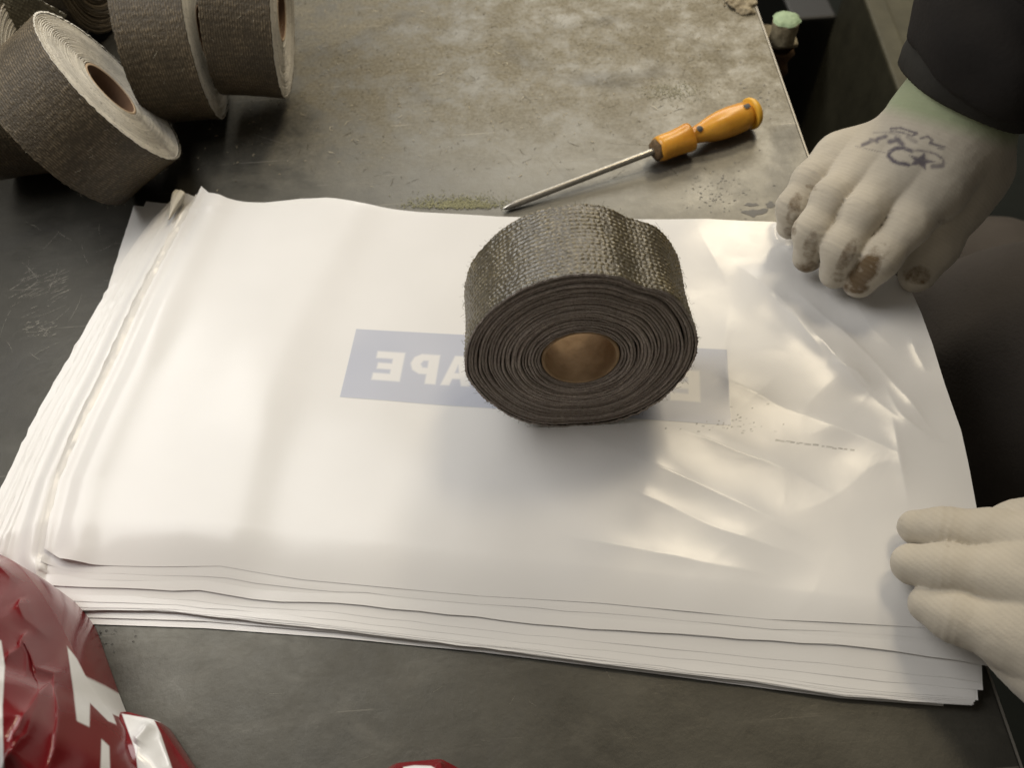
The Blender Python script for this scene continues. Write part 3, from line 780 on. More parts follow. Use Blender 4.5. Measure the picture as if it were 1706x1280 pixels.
# ------------------------------------------------------------------ screwdriver
def driver():
    m_or = mat("amber_plastic", (.72, .33, .035), .30, 0, .5); t = NT(m_or); co = t.coord()
    c = t.ramp(t.noise(co, 55, 5), [(.3, (.60, .25, .022)), (.65, (.80, .40, .05))])
    c = t.mix(t.ramp(t.noise(co, 260, 5, .7), [(.60, 0.0), (.75, .55)]), c, (.20, .12, .04))
    t.color(c); t.b.inputs["Subsurface Weight"].default_value = .15; t.b.inputs["Subsurface Radius"].default_value = (.004, .002, .0005)
    t.b.inputs["Subsurface Scale"].default_value = 1.0; t.bump(t.noise(co, 200, 3), .15, .0005)
    m_cap = mat("yellow_plastic_cap", (.85, .47, .05), .35, 0, .5)
    m_dk = flake("grimy_ferrule", (.05, .035, .02), (.22, .14, .07), .7, 300, .0005)
    m_sh = mat("worn_steel_shaft", (.42, .41, .37), .34, .85); t = NT(m_sh); t.color(t.ramp(t.noise(t.coord(), 260, 5, .7), [(.35, (.36, .34, .30)), (.7, (.50, .48, .43))]))
    m_bk = mat("black_print", (.02, .025, .03), .5)
    tip = at(838, 348, .0022); fer = at(1088, 252, .0095); end = at(1264, 184, .0108)
    root = thing("screwdriver", (fer[0], fer[1], 0), "screwdriver with amber handle and worn steel shaft lying on the bench behind the roll", "screwdriver")
    loc = np.array(root.location); d = (end - fer); Lh = np.linalg.norm(d); d /= Lh
    pr = [(0, .0003), (.0012, .0010), (.004, .0019), (.009, .0021), (np.linalg.norm(fer - tip) + .004, .0021)]
    V, Fc = lathe(pr, 24, tip, fer); link_mesh("shaft", V - loc, Fc, m_sh, root)
    fr = lambda f: f * Lh
    pr = [(0, .0020), (.0003, .0058), (.0016, .0072), (.005, .0074), (.0056, .0070)]
    V, Fc = lathe(pr, 6, fer, end); link_mesh("ferrule", V - loc, Fc, m_dk, root, smooth=False)
    pr = [(fr(.035), .0060), (fr(.04), .0073), (fr(.07), .0079), (fr(.18), .0080), (fr(.27), .0084), (fr(.31), .0089), (fr(.335), .0086), (fr(.345), .0070), (fr(.35), .0050)]
    V, Fc = lathe(pr, 64, fer, end, wob=lambda t_, th: 1 + .07 * np.clip((t_ / Lh - .2) / .13, 0, 1) * np.cos(th * 3 + .6)); link_mesh("collar", V - loc, Fc, m_or, root)
    pr = [(fr(.30), .0050), (fr(.36), .0052), (fr(.40), .0054), (fr(.46), .0064), (fr(.54), .0080), (fr(.62), .0090), (fr(.72), .0094), (fr(.82), .0091), (fr(.875), .0087), (fr(.88), .0074), (fr(.915), .0072)]
    V, Fc = lathe(pr, 72, fer, end, wob=lambda t_, th: 1 + .020 * np.cos(th * 6) * math.sin(min(1, max(0, (t_ / Lh - .42) / .4)) * math.pi)); link_mesh("handle", V - loc, Fc, m_or, root)
    pr = [(fr(.905), .0060), (fr(.908), .0095), (fr(.915), .0101), (fr(.935), .0100), (fr(.96), .0088), (fr(.985), .0058), (fr(1.0), .0020), (fr(1.002), .0001)]
    V, Fc = lathe(pr, 48, fer, end); link_mesh("end_cap", V - loc, Fc, m_cap, root)
    # two black printed marks
    s = np.cross(d, [0, 0, 1.0]); s /= np.linalg.norm(s); q = np.cross(s, d); q = q if q[2] > 0 else -q
    tocam = CAM - fer; 
    for f, r_, wd, ln, rot in ((.405, .0054, .62, .0042, 0), (.845, .0092, .30, .0040, 0)):
        ang0 = math.atan2(.86, -.30) if f < .5 else math.atan2(.95, -.12)
        n1 = 9; V = []
        side = s if (s @ (CAM - fer)) < 0 else -s
        for i in range(n1):
            for j in range(n1):
                uu_, vv_ = i / (n1 - 1) * 2 - 1, j / (n1 - 1) * 2 - 1
                if f < .5:
                    rr_ = math.sqrt(1 - vv_ * vv_ / 2), math.sqrt(1 - uu_ * uu_ / 2); uu_, vv_ = uu_ * rr_[0], vv_ * rr_[1]
                a_ = math.radians(72 if f < .5 else 80) + vv_ * wd * .55
                rad = r_ * 1.035 + .0001 + (.0008 if f < .5 else 0)
                V.append(fer + d * (fr(f) + uu_ * ln * .5) + rad * (math.cos(a_) * (-side) + math.sin(a_) * q))
        Vn = np.array(V); link_mesh("printed_mark", Vn - loc, grid_faces(n1, n1), m_bk, root)
driver()

# ------------------------------------------------------------------ gloved worker
person = thing("person", (.55, .25, -.8), "person in black jacket and white knit gloves holding the bags at the right", "person")
PL = np.array(person.location)
def star_poly(cx, cy, r1, r2_, rot, squash=1.0, tilt=0.0):
    out = []
    for i in range(10):
        r = r1 if i % 2 == 0 else r2_; a = rot + i * math.pi / 5
        x, y = r * math.cos(a), r * math.sin(a) * squash
        out.append((cx + x * math.cos(tilt) - y * math.sin(tilt), cy + x * math.sin(tilt) + y * math.cos(tilt)))
    return out
def hand(chains, palm, lo_pad=.02, h=.00095, k_f=.0060, k_p=.013, extra=None):
    ch = [[(at(x, y, z), r) for (x, y, z, r) in c] for c in chains]
    pl = [[(at(x, y, z), r) for (x, y, z, r) in c] for c in palm]
    allp = np.array([p for c in ch + pl for p, r in c]); lo, hi = allp.min(0) - .035, allp.max(0) + .035
    def fn(P):
        pd = None
        for c in pl:  # palm and wrist
            for (a, ra), (b, rb) in zip(c[:-1], c[1:]):
                v = cone(P, a, b, ra, rb); pd = v if pd is None else smin(pd, v, k_p)
        best = pd
        for c in ch:
            fd = None
            for i, ((a, ra), (b, rb)) in enumerate(zip(c[:-1], c[1:])):
                v = cone(P, a, b, ra, rb); fd = v if fd is None else smin(fd, v, k_f)
            best = np.minimum(best, smin(fd, pd, .017))
        best = best - .00018 * vnoise(P, 90) - .00015 * vnoise(P, 300)
        vn = vnoise(P, 120)
        for c in ch:                                   # fabric bunched round the finger joints
            for i in range(1, len(c) - 1):
                j = c[i][0]; d_ = c[i + 1][0] - c[i - 1][0]; d_ = d_ / np.linalg.norm(d_); q = P - j; ax = q @ d_
                rr = np.linalg.norm(q, axis=-1)
                best = best - .00026 * np.sin(ax * 1900 + 3 * vn) * np.exp(-(ax / .0055) ** 2) * np.exp(-np.clip(rr - .009, 0, 1) / .003)
        return best
    return surface_nets(fn, lo, hi, h), ch, pl
def blobs(px, lst):
    m = np.zeros(len(px))
    for cx, cy, rx, ry, rot, s in lst:
        x, y = px[:, 0] - cx, px[:, 1] - cy; c, s_ = math.cos(rot), math.sin(rot)
        q = np.hypot((x * c + y * s_) / rx, (-x * s_ + y * c) / ry)
        m = np.maximum(m, s * np.clip(1.8 * (1.2 - q), 0, 1))
    return m
# far (right) hand: fingers pressed on the film, thumb at the near side
chains = [
    [(1398, 262, .050, .0095), (1350, 300, .0475, .0083), (1322, 345, .040, .0080), (1316, 377, .0240, .0072)],
    [(1445, 280, .056, .0100), (1385, 328, .0535, .0087), (1353, 386, .043, .0085), (1345, 430, .0250, .0076)],
    [(1497, 298, .060, .0104), (1440, 352, .0560, .0092), (1403, 415, .044, .0090), (1391, 456, .0262, .0080)],
    [(1555, 318, .060, .0108), (1512, 375, .0545, .0099), (1462, 432, .043, .0097), (1432, 468, .0275, .0087)],
    [(1618, 285, .048, .0160), (1592, 350, .040, .0122), (1560, 410, .031, .0108), (1528, 458, .0225, .0092)],
]
palm = [
    [(1560, 215, .068, .0200), (1405, 262, .051, .0105)],
    [(1570, 225, .070, .0210), (1450, 285, .0565, .0112)],
    [(1580, 230, .070, .0220), (1505, 305, .060, .0118)],
    [(1590, 235, .068, .0220), (1560, 318, .058, .0128)],
    [(1592, 225, .064, .0230), (1612, 290, .050, .0170)],
    [(1585, 190, .078, .0235), (1575, 225, .070, .0240)],
    [(1690, 40, .120, .0290), (1585, 190, .078, .0240)],
]
(Vh, Qh), ch, pl = hand(chains, palm)
px = to_px(Vh)
dirt = blobs(px, [(1440, 452, 44, 22, -.8, .85), (1425, 480, 26, 12, 0, .8), (1395, 462, 16, 12, 0, .5), (1345, 444, 24, 12, 0, .7), (1316, 385, 14, 10, 0, .55), (1322, 350, 14, 36, .2, .55),
                  (1412, 425, 14, 40, .5, .55), (1350, 410, 14, 34, .2, .5), (1465, 425, 22, 34, .8, .45), (1530, 460, 30, 20, 0, .6), (1352, 312, 15, 6, .3, .45), (1572, 370, 14, 7, .2, .42), (1480, 350, 14, 10, 0, .3), (1380, 330, 40, 14, 0, .2)])
dirt *= np.clip(.95 + .35 * fbm(Vh, 210, 3), .35, 1)
lines = [  # blurred ink strokes of the maker's stamp: polyline px, half width, strength
    ([(1484, 214), (1500, 213), (1512, 217)], 1.4, .8), ([(1484, 218), (1505, 221), (1520, 227)], 1.4, .7), ([(1515, 218), (1528, 222), (1520, 226)], 1.4, .8),
    ([(1534, 230), (1545, 227), (1554, 233), (1550, 237)], 1.4, .8), ([(1549, 238), (1562, 242), (1573, 245)], 1.6, .8), ([(1562, 247), (1572, 248)], 1.4, .6),
    ([(1437, 241), (1450, 236), (1462, 231), (1476, 227)], 2.4, .85), ([(1450, 232), (1462, 236)], 2.0, .7), ([(1456, 221), (1478, 220), (1500, 226)], 1.2, .35),
    ([(1482, 236), (1496, 232), (1504, 241)], 3.0, .85), ([(1492, 229), (1500, 240)], 2.2, .7), ([(1512, 228), (1526, 236)], 2.4, .45),
    ([(1520, 252), (1505, 246), (1492, 247), (1482, 253), (1480, 260), (1487, 267), (1498, 272), (1514, 274)], 2.4, .95),
    ([(1520, 250), (1545, 252), (1560, 257), (1570, 264), (1573, 272), (1562, 278), (1556, 276)], 1.6, .65), ([(1554, 277), (1570, 276)], 3.0, .7),
    ([(1425, 243), (1450, 249), (1475, 254)], .7, .45),
]
ink = np.zeros(len(Vh))
for P_, hw, s_ in lines:
    d_, _ = polydist(px[:, 0], px[:, 1], P_); ink = np.maximum(ink, s_ * np.clip(1.5 - d_ / (hw * 1.35), 0, 1) * np.clip(1.0 + .5 * vnoise(Vh, 700), 0, 1))
ink = np.maximum(ink, .9 * softpoly(px[:, 0], px[:, 1], star_poly(1534, 268, 25, 10.5, -1.35, .62, .12), 1.6))
up_side = (Vh[:, 2] > .055); ink = ink * up_side
cuff = np.clip((218 - (px[:, 1] - (px[:, 0] - 1560) * .30)) / 26, 0, 1)
glv = link_mesh("glove", Vh - PL, Qh, M_GLOVE, person, attrs={"dirt": dirt, "ink": ink, "cuff": cuff})
glv["label"] = "white knit glove with blue black stamp on its back and brown stained fingertips"
# near (left) hand: three fingers flat on the film
chains = [
    [(1775, 925, .048, .0125), (1655, 893, .036, .0100), (1575, 884, .030, .0086), (1527, 880, .0235, .0076)],
    [(1780, 985, .052, .0125), (1665, 963, .040, .0108), (1580, 950, .033, .0096), (1520, 941, .0250, .0086)],
    [(1765, 1075, .046, .0125), (1675, 1056, .036, .0112), (1595, 1028, .030, .0096), (1548, 1008, .0245, .0080)],
    [(1790, 1150, .040, .0110), (1735, 1118, .032, .0100), (1690, 1090, .028, .0086), (1655, 1070, .023, .0076)],
    [(1830, 900, .050, .0150), (1760, 880, .044, .0120), (1700, 878, .034, .0100), (1660, 882, .025, .0085)],
]
palm = [[(1900, 960, .062, .020), (1785, 930, .050, .0130)], [(1900, 990, .064, .021), (1795, 990, .053, .0140)], [(1900, 1030, .060, .021), (1785, 1080, .046, .0140)],
        [(1900, 1060, .055, .019), (1800, 1145, .042, .0120)], [(1900, 960, .060, .020), (1835, 905, .050, .0150)], [(1900, 990, .062, .024), (2060, 960, .080, .027)]]
(Vh, Qh), ch2, pl2 = hand(chains, palm)
px = to_px(Vh)
wr = np.zeros(len(Vh))
dirt = blobs(px, [(1500, 862, 14, 10, 0, .35), (1600, 915, 60, 5, .2, .25), (1625, 1010, 60, 5, .35, .25), (1500, 950, 12, 20, 0, .2)]) * np.clip(.8 + fbm(Vh, 120, 3), 0, 1)
g2 = link_mesh("glove", Vh - PL, Qh, M_GLOVE, person, attrs={"dirt": dirt, "ink": wr, "cuff": wr})
g2["label"] = "cleaner white knit glove with three fingers flat on the bags"

wrist1 = at(1585, 190, .078); fore1 = at(1690, 40, .120); wrist2 = at(2060, 960, .080)
ELB1 = fore1 + (fore1 - wrist1) / np.linalg.norm(fore1 - wrist1) * .07 + np.array([.085, .02, .01]); SH1 = np.array([.56, .36, .42]); ELB2 = wrist2 + np.array([.14, -.02, .0]); SH2 = np.array([.62, .02, .42])
KN = at(1700, 640, -.10)
def body_fn(P):
    d = ellipsoid(P, (.72, .20, .12), (.13, .19, .34)); d = smin(d, cone(P, (.70, .2, .45), (.70, .2, .52), .05, .05), .03)
    d = smin(d, ellipsoid(P, (.72, .2, -.22), (.14, .19, .14)), .04)
    for a, b, c in ((SH1, ELB1, wrist1), (SH2, ELB2, wrist2)):
        d = smin(d, cone(P, a, b, .045, .038), .03); d = smin(d, cone(P, b, c, .038, .024), .02)
    for hip, kn in (((.74, .12, -.22), KN), ((.74, .32, -.24), np.array([.42, .44, -.24]))):
        d = smin(d, cone(P, hip, kn, .065, .048), .03); d = smin(d, cone(P, kn, (kn[0] + .03, kn[1], -.74), .048, .034), .02)
        d = smin(d, cone(P, (kn[0] + .06, kn[1], -.76), (kn[0] - .10, kn[1], -.77), .03, .025), .02)
    return d
V, Q = surface_nets(body_fn, (.12, -.12, -.82), (.92, .60, .60), .012)
link_mesh("body", V - PL, Q, M_SKIN, person)
def folds(P, s, amp): return amp * (1 - np.abs(fbm(P * np.array([1, 1, .7]), s, 2)) * 1.4)
ax_ = (fore1 - wrist1); ax_ /= np.linalg.norm(ax_)
def jacket_fn(P):
    d = ellipsoid(P, (.72, .20, .12), (.165, .235, .37))
    for a, b, c in ((SH1, ELB1, wrist1 + ax_ * .080), (SH2, ELB2, wrist2 + np.array([.02, 0, 0]))):
        d = smin(d, cone(P, a, b, .075, .062), .05); d = smin(d, cone(P, b, c, .062, .040), .03)
    return d - folds(P, 16, .010) - .004 * (.5 - np.abs(vnoise(P * np.array([1.6, 1, 1]), 40))) + .004
V, Q = surface_nets(jacket_fn, (.15, -.20, -.30), (.98, .72, .60), .0075)
jk = link_mesh("jacket", V - PL, Q, M_JACKET, person)
def sleeve_fn(P):
    a = wrist1 + ax_ * .034; b = ELB1; L_ = np.linalg.norm(b - a); d0 = (b - a) / L_
    q = P - a; ax = q @ d0
    d = cone(P, a, b, .0425, .068)
    d = np.maximum(d, -((P - wrist1) @ ax_ - .020 + .004 * vnoise(P, 30)))
    wr_ = np.sin(ax * 230 + 4.5 * vnoise(P, 17)) * .5 + np.sin(ax * 110 + 5 * vnoise(P + 2, 11))
    return d - .0022 * wr_ - .004 * fbm(P, 24, 2)
lo_ = np.minimum(wrist1, ELB1) - .06; hi_ = np.maximum(wrist1, ELB1) + .075
V, Q = surface_nets(sleeve_fn, lo_, hi_, .0026)
link_mesh("sleeve", V - PL, Q, M_JACKET, person)
# knitted cuff at the end of the far sleeve
c_s = wrist1 + ax_ * .010
V, Fc = lathe([(.010, .026), (.002, .030), (-.001, .0330), (.0005, .0352), (.008, .0372), (.018, .0380), (.026, .0375)], 120, c_s, c_s + ax_ * .05, wob=lambda t_, th: 1 + .010 * np.sin(th * 58) + .03 * np.sin(th * 2 + 1) + .02 * np.sin(th * 5 + t_ * 120))
link_mesh("knit_cuff", V - PL, Fc, M_CUFF, person)
def trouser_fn(P):
    d = cone(P, (.74, .12, -.22), KN, .105, .085); d = smin(d, cone(P, KN, (KN[0] + .03, KN[1], -.74), .080, .055), .04)
    d2 = cone(P, (.74, .32, -.24), (.42, .44, -.24), .10, .075); d2 = smin(d2, cone(P, (.42, .44, -.24), (.45, .44, -.74), .072, .055), .03)
    return smin(d, d2, .03) - folds(P, 10, .006) + .003
V, Q = surface_nets(trouser_fn, (.14, -.05, -.80), (.90, .58, .02), .008)
link_mesh("trousers", V - PL, Q, M_TROUSER, person)

# ------------------------------------------------------------------ clamp bolt beyond the far right corner
cl = at(1300, 45, -.004)
clamp = thing("clamp_bolt", (cl[0], cl[1], -.06), "crusted bolt with pale green top on a small plate beyond the far right bench edge", "bolt")
CLL = np.array(clamp.location)
def rough_cyl(c, r_a, r_b, z0, z1, nz, seed, amp):
    r2 = np.random.default_rng(seed); th = np.linspace(0, 2 * np.pi, 56, endpoint=False); V = []
    for i, z in enumerate(np.linspace(z0, z1, nz)):
        r = r_a + (r_b - r_a) * i / (nz - 1)
        rr = r * (1 + amp * fbm(np.stack([np.cos(th), np.sin(th), 0 * th + z * 90], -1) + seed, 2.3, 3))
        V.append(np.stack([c[0] + rr * np.cos(th), c[1] + rr * np.sin(th), 0 * th + z], 1))
    V.append(np.array([[c[0], c[1], z1]])); n = nz * 56
    Fq = [tuple(q) for q in grid_faces(nz, 56, wrap_v=True)[:, ::-1]] + [((nz - 1) * 56 + j, (nz - 1) * 56 + (j + 1) % 56, n) for j in range(56)]
    return np.concatenate(V), Fq
sc_c = at(1303, 62, -.008)
V, Fc = rough_cyl(sc_c, .0092, .0095, -.010, .006, 8, 3, .05); link_mesh("bolt_head", V - CLL, Fc, M_CRUST, clamp)
V, Fc = rough_cyl(sc_c, .0100, .0078, .0062, .0078, 4, 9, .10); link_mesh("painted_top", V - CLL, Fc, M_GREEN, clamp)
pp = [at(*q, -.010)[:2] for q in ((1262, 42), (1276, 38), (1320, 44), (1326, 55), (1331, 72), (1300, 76), (1272, 72))]
V, Fc = slab(pp, -.0135, -.0105); o = link_mesh("plate", np.array(V) - CLL, Fc, M_CRUST, clamp, smooth=False); bevel(o, .0008, 2)
ra = at(1302, 80, -.014); rb = at(1306, 124, -.045)
V, Fc = lathe([(0, .0085), (.004, .0090), (.010, .0060), (.018, .0066), (.024, .0045), (.034, .0038), (.044, .0010)], 30, ra, ra + np.array([.004, -.004, -.05]), wob=lambda t_, th: 1 + .12 * np.sin(th * 3 + t_ * 500))
link_mesh("threaded_rod", V - CLL, Fc, M_RUST, clamp)

# ------------------------------------------------------------------ dried paste and debris on the steel
def lumps(name, label, cat, blist, material, h=.0006, amp=.0012, z0=0.0):
    P0 = [(at(x, y, 0), rx, ry, rz) for x, y, rx, ry, rz in blist]
    A_ = np.array([p for p, *_ in P0]); mx = max(max(b[2], b[3]) for b in blist) + .004
    lo = A_.min(0) - [mx, mx, .002]; hi = A_.max(0) + [mx, mx, max(b[4] for b in blist) + .004]
    def fn(P):
        d = None
        for p, rx, ry, rz in P0:
            v = ellipsoid(P, (p[0], p[1], 0), (rx, ry, rz)); d = v if d is None else smin(d, v, .002)
        d = d - amp * fbm(P, 260, 3)
        return np.maximum(d, -(P[..., 2] - .0001))
    V, Q = surface_nets(fn, lo, hi, h); c = A_.mean(0); c[2] = 0
    o = link_mesh(name, V - c, Q, material); o.location = Vector(c)
    return tag(o, label, cat)
lumps("paste_clump", "crusty tan lump of dried paste on the bench's far right corner", "clump", [(1235, 8, .011, .008, .0045), (1246, 20, .006, .004, .003), (1222, 2, .008, .006, .002), (1228, -14, .014, .010, .004)], M_MUD)
def debris(name, n, region, L0, L1, wd, material, seed, curl=.8):
    r2 = np.random.default_rng(seed); V = []; Fc = []
    for i in range(n):
        x, y = region(r2); p = at(x, y, 0); L = r2.uniform(L0, L1); a = r2.uniform(0, 2 * np.pi); k = r2.normal() * curl
        pos = np.array([p[0], p[1], .0002]); base = len(V); m_ = 6; w_ = wd * r2.uniform(.5, 1.5)
        for s_ in range(m_):
            tt = s_ / (m_ - 1); h = .0002 + .0006 * math.sin(tt * math.pi) * r2.uniform(.3, 1); ww = w_ * (1 - .7 * abs(tt - .5) * 2)
            nx, ny = -math.sin(a), math.cos(a)
            V += [(pos[0] + nx * ww, pos[1] + ny * ww, h), (pos[0], pos[1], h + ww * .8), (pos[0] - nx * ww, pos[1] - ny * ww, h)]
            pos = pos + np.array([math.cos(a), math.sin(a), 0]) * L / m_; a += k / m_ * 2
        for s_ in range(m_ - 1):
            b = base + s_ * 3
            Fc += [(b, b + 1, b + 4, b + 3), (b + 1, b + 2, b + 5, b + 4)]
    return stuff(link_mesh(name, np.array(V), Fc, material, bench)) 
def reg_back(r2):
    while True:
        x, y = r2.uniform(300, 1230), abs(r2.normal()) * 150
        if y < 330 and x < 1230: return x, y
o = debris("paste_crumbs", 420, reg_back, .0008, .0040, .00022, mat("tan_crumb", (.42, .36, .24), .8), 11); o.location -= bench.location
o = debris("dark_crumbs", 240, reg_back, .0006, .0022, .00022, mat("dark_crumb", (.07, .055, .035), .8), 12); o.location -= bench.location
o = debris("pale_shavings", 30, lambda r2: ((560 + r2.normal() * 70, 150 + r2.normal() * 60) if r2.random() < .5 else (860 + r2.normal() * 90, 140 + r2.normal() * 40)), .002, .009, .00022, mat("pale_shaving", (.60, .54, .40), .7), 13, 1.6); o.location -= bench.location
o = debris("dark_crumbs", 60, lambda r2: (155 + r2.normal() * 30, 1062 + r2.normal() * 12), .0006, .002, .00016, mat("soot_crumb", (.02, .02, .02), .8), 14); o.location -= bench.location
o = debris('khaki_crumbs', 1500, lambda r2: (765 + r2.normal() * 40, 347 - abs(r2.normal()) * 9), .0006, .0026, .00022, mat('khaki_crumb', (.27, .26, .15), .8), 15); o.location -= bench.location
o = debris('paste_crumbs', 500, lambda r2: (1120 + r2.normal() * 28, 153 + r2.normal() * 9), .0005, .0018, .0002, mat('straw_crumb', (.36, .34, .22), .8), 16); o.location -= bench.location
def scratches(name, items, material, seed, zz=.00012):
    """long shallow scores in the plate: thin bright ribbons, a few arcs of large radius"""
    r2 = np.random.default_rng(seed); V = []; Fc = []
    for x, y, L, a, k, wd in items:
        p = at(x, y, 0); pos = np.array([p[0], p[1]]); n = 14; b0 = len(V)
        for i in range(n):
            tt = i / (n - 1); ww = wd * math.sin(math.pi * (.06 + .88 * tt)) * r2.uniform(.5, 1.2); nx, ny = -math.sin(a), math.cos(a)
            V += [(pos[0] + nx * ww, pos[1] + ny * ww, zz), (pos[0] - nx * ww, pos[1] - ny * ww, zz)]
            pos = pos + np.array([math.cos(a), math.sin(a)]) * L / n; a += k / n
        for i in range(n - 1):
            if r2.random() < .16: continue
            b = b0 + i * 2; Fc.append((b, b + 1, b + 3, b + 2))
    o = stuff(link_mesh(name, np.array(V), Fc, material, bench, smooth=False)); o.location -= bench.location
r3 = np.random.default_rng(77); items = []
for _ in range(110): items.append((r3.uniform(420, 1230), abs(r3.normal()) * 140 + 5, r3.uniform(.004, .05), r3.choice([.5, 2.3, 1.2, 2.9]) + r3.normal() * .3, r3.normal() * .5, r3.uniform(.00006, .00016)))
for _ in range(10): items.append((880 + r3.normal() * 30, 120 + r3.normal() * 30, .05, r3.uniform(0, 6.28), 1.6, .00012))
for _ in range(70): items.append((r3.uniform(10, 105), 478 + r3.normal() * 14, r3.uniform(.002, .009), .55 + r3.normal() * .12, 0, r3.uniform(.00007, .00016)))
for _ in range(50): items.append((r3.uniform(35, 88), 563 - r3.uniform(0, 26), r3.uniform(.001, .004), .45 + r3.normal() * .2, 0, r3.uniform(.0001, .00022)))
for _ in range(24): items.append((r3.uniform(20, 200), r3.uniform(360, 620), r3.uniform(.01, .03), r3.normal() * 1.2, .4, .00008))
for _ in range(9): items.append((r3.uniform(380, 1500), r3.uniform(1130, 1275), r3.uniform(.003, .012), r3.normal() * 1.2, .3, .00004))
M_SCR = mat("bright_score", (.24, .225, .19), .5, .4); scratches("scratches", items, M_SCR, 8)
cx_ = [(r3.uniform(480, 1200), r3.uniform(10, 300), r3.uniform(.002, .012), r3.uniform(0, 6.28), r3.normal() * 1.4, r3.uniform(.00008, .00022)) for _ in range(150)]
scratches("dark_cracks", cx_, mat("dirt_in_cracks", (.07, .058, .038), .8), 9, .00020)
# flaked dark paint patch beside the far hand
M_FL = mat("dark_residue", (.16, .153, .14), .7)
def patch(px_poly_list, material):
    V = []; Fc = []
    for pl_ in px_poly_list:
        b = len(V); q = [at(x, y, 0) for x, y in pl_]; c = np.mean(q, 0)
        for t_ in q: V.append((t_[0], t_[1], .00015))
        V.append((c[0], c[1], .00022))
        for i in range(len(q)): Fc.append((b + i, b + (i + 1) % len(q), b + len(q)))
    return V, Fc
r2 = np.random.default_rng(5); polys = []
def blob(cx, cy, rx, ry, n=14):
    return [(cx + rx * math.cos(i * 2 * math.pi / n) * r2.uniform(.5, 1.25), cy + ry * math.sin(i * 2 * math.pi / n) * r2.uniform(.5, 1.25)) for i in range(n)]
polys += [blob(1258, 354, 18, 7), blob(1283, 342, 8, 6), blob(1252, 341, 13, 3), blob(1275, 350, 6, 4), blob(1240, 353, 6, 3)]
for _ in range(110): polys.append(blob(1200 + r2.normal() * 36, 318 + r2.normal() * 20, r2.uniform(.3, 1.0) ** 2 * 3.2, r2.uniform(.3, 1.2), 9))
for _ in range(26): polys.append(blob(1255 + r2.normal() * 22, 165 + r2.normal() * 26, r2.uniform(.8, 2.6), r2.uniform(.5, 1.6), 8))
V, Fc = patch(polys, M_FL); o = link_mesh("residue_flakes", under(bench, V), Fc, M_FL, bench, smooth=False); stuff(o)

# ------------------------------------------------------------------ red printed bags at the lower left
def red_mat():
    m = mat("glossy_red_printed_film", (.24, .018, .025), .21, 0, .5); t = NT(m)
    c = t.mix(t.attr("white"), (.155, .009, .013), (.74, .75, .76)); t.color(c)
    t.b.inputs["Coat Weight"].default_value = .1; t.b.inputs["Coat Roughness"].default_value = .12
    t.bump(t.noise(t.coord(), 60, 4), .15, .001)
    return m
M_RED = red_mat()
def crumpled(name, label, outline, zc, whites, creases_, seed, group):
    """a puffed bag: footprint outline in px at height 0..zc; rim rests on the bench, middle domes up"""
    # ring of rays from the centre to the outline, height profile domed, creases added
    O = np.array([at(x, y, z) for x, y, z in outline]); c = O.mean(0)
    nr, nt = 260, 640
    closed = np.vstack([O, O[:1]]); s = np.r_[0, np.cumsum(np.linalg.norm(np.diff(closed, axis=0), axis=1))]; s /= s[-1]
    t = np.linspace(0, 1, nt, endpoint=False); R_ = np.stack([np.interp(t, s, closed[:, i]) for i in range(3)], 1)
    for _ in range(60): R_ = (np.roll(R_, 1, 0) + 2 * R_ + np.roll(R_, -1, 0)) / 4
    rho = np.linspace(0, 1.0, nr)
    P = c[None, None] + (R_[None] - c) * rho[:, None, None]
    zt = R_[:, 2]
    P[..., 2] = zt[None] + (zc - zt[None]) * (1 - rho[:, None] ** 2.2)
    px_ = to_px(P)
    h = np.zeros(P.shape[:2])
    for pl_, hh, wd in creases_:
        d, tt = polydist(px_[..., 0], px_[..., 1], pl_); tp = np.clip(np.minimum(tt, 1 - tt) * 5, 0, 1)
        h += hh * (.2 + .8 * tp) * np.exp(-np.sqrt(d ** 2 + 3) / (wd * 1.3))
    q = P.copy(); q[..., 2] = 0
    h += .0055 * fbm(q * np.array([1, .6, 1]), 20, 2) + .0032 * (1 - 2 * np.sqrt(vnoise(q * np.array([1, .6, 1]), 46) ** 2 + .004)) + .0011 * (1 - 2 * np.sqrt(vnoise(q + 5, 100) ** 2 + .01))
    h *= np.clip((1 - rho[:, None]) * 9, 0.12, 1)
    P[..., 2] += h
    wmask = np.zeros(P.shape[:2]); px_ = to_px(P)
    for wp in whites: wmask = np.maximum(wmask, softpoly(px_[..., 0], px_[..., 1], wp, 1.0))
    # skirt down to the bench
    sk = P[-1].copy(); sk[:, 2] = .0005; mid = P[-1].copy(); mid[:, 2] *= .5; mid += (mid - c) * np.array([.02, .02, 0])
    V = np.concatenate([P.reshape(-1, 3), mid, sk]); wm = np.r_[wmask.ravel(), wmask[-1], wmask[-1]]
    base = np.array([c[0], c[1], 0.0])
    o = link_mesh(name, V - base, grid_faces(nr + 2, nt, wrap_v=True)[:, ::-1], M_RED, attrs={"white": wm}); o.location = Vector(base)
    return tag(o, label, "plastic bag", group)
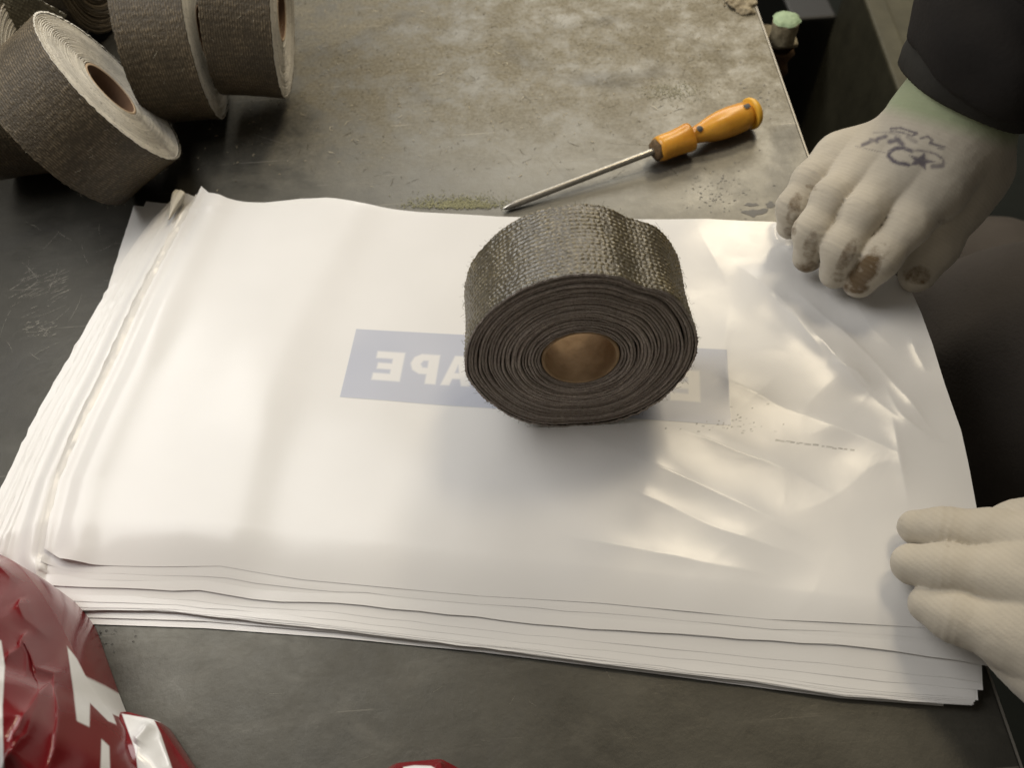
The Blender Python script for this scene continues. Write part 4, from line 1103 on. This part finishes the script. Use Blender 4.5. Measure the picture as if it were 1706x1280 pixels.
crumpled("red_bag", "crumpled glossy red bag with white printed strokes bulging in from the lower left corner",
         [(-140, 930, .02), (-20, 915, .045), (30, 938, .05), (72, 990, .045), (112, 1062, .035), (150, 1140, .028), (178, 1180, .02), (210, 1215, .02), (262, 1330, .02), (280, 1500, .02), (-150, 1500, .02), (-260, 1200, .02)], .085,
         [[(112, 1078), (128, 1098), (142, 1126), (165, 1150), (184, 1180), (194, 1208), (180, 1202), (160, 1182), (150, 1172), (149, 1212), (128, 1202), (122, 1150)],
          [(169, 1232), (182, 1244), (184, 1300), (167, 1300)], [(-30, 1060), (2, 1068), (8, 1110), (4, 1180), (6, 1300), (-30, 1300)]],
         [([(50, 1130), (60, 1080), (62, 1085), (75, 1120), (108, 1130), (114, 1200), (105, 1250), (80, 1290)], .007, 8), ([(10, 1105), (50, 1085), (62, 1060)], .004, 7),
          ([(40, 1000), (60, 1040), (90, 1068)], .006, 14), ([(30, 1250), (60, 1200), (100, 1140)], .006, 9), ([(-10, 930), (20, 955), (40, 970)], .005, 10), ([(0, 1290), (60, 1230), (95, 1150)], .004, 8)], 1, "red printed bags at the front of the bench")
crumpled("red_bag", "folded red and white bag end sticking out beneath the large red bag",
         [(185, 1190, .006), (212, 1186, .012), (258, 1200, .014), (278, 1226, .012), (318, 1284, .010), (340, 1340, .01), (330, 1460, .01), (180, 1460, .01), (150, 1300, .01)], .026,
         [[(203, 1190), (256, 1199), (268, 1224), (290, 1290), (300, 1330), (236, 1330), (225, 1250)]],
         [([(250, 1205), (240, 1222), (225, 1240)], .004, 6), ([(262, 1215), (290, 1290)], .003, 6)], 2, "red printed bags at the front of the bench")
crumpled("red_bag", "red bag with white patch barely entering at the bottom edge of the picture",
         [(630, 1290, .003), (660, 1272, .010), (735, 1265, .012), (770, 1284, .008), (820, 1330, .006), (810, 1420, .01), (640, 1420, .01), (600, 1340, .004)], .020,
         [[(672, 1279), (690, 1276), (718, 1277), (726, 1282), (740, 1330), (660, 1330)]], [([(733, 1266), (740, 1300)], .003, 4)], 3, "red printed bags at the front of the bench")

# ------------------------------------------------------------------ dim machine behind the worker's sleeve
p1 = at(1425, 15, -.22); p2 = at(1500, 150, -.22); pr = at(1640, -60, -.22)
mach = thing("machine_frame", (p1[0], p1[1], -.8), "dim olive machine casing with a sloping flange beside the dark sleeve", "machine")
ML = np.array(mach.location)
pa, pb = at(1420, -60, -.22)[:2], at(1500, 160, -.22)[:2]; q1, q2 = at(1640, 160, -.22)[:2], at(1700, -120, -.22)[:2]
V, Fc = slab([tuple(pa + np.array([.028, 0])), tuple(pb + np.array([.028, 0])), tuple(q1), tuple(q2)], -.80, -.235); o = link_mesh("casing", np.array(V) - ML, Fc, M_MACH, mach, smooth=False); bevel(o, .004)
V, Fc = slab([tuple(pa), tuple(pb), tuple(pb + np.array([.026, 0])), tuple(pa + np.array([.026, 0]))], -.80, -.220); o = link_mesh("flange", np.array(V) - ML, Fc, M_MACH, mach, smooth=False); bevel(o, .003)
b0 = at(1345, 30, -.3); b1 = at(1425, 35, -.3)
V, Fc = box((b0[0] - .02, b0[1], -.8), (pa[0] + .01, b0[1] + .16, -.3)); o = link_mesh("base_block", np.array(V) - ML, Fc, M_DARK, mach, smooth=False); bevel(o, .004)
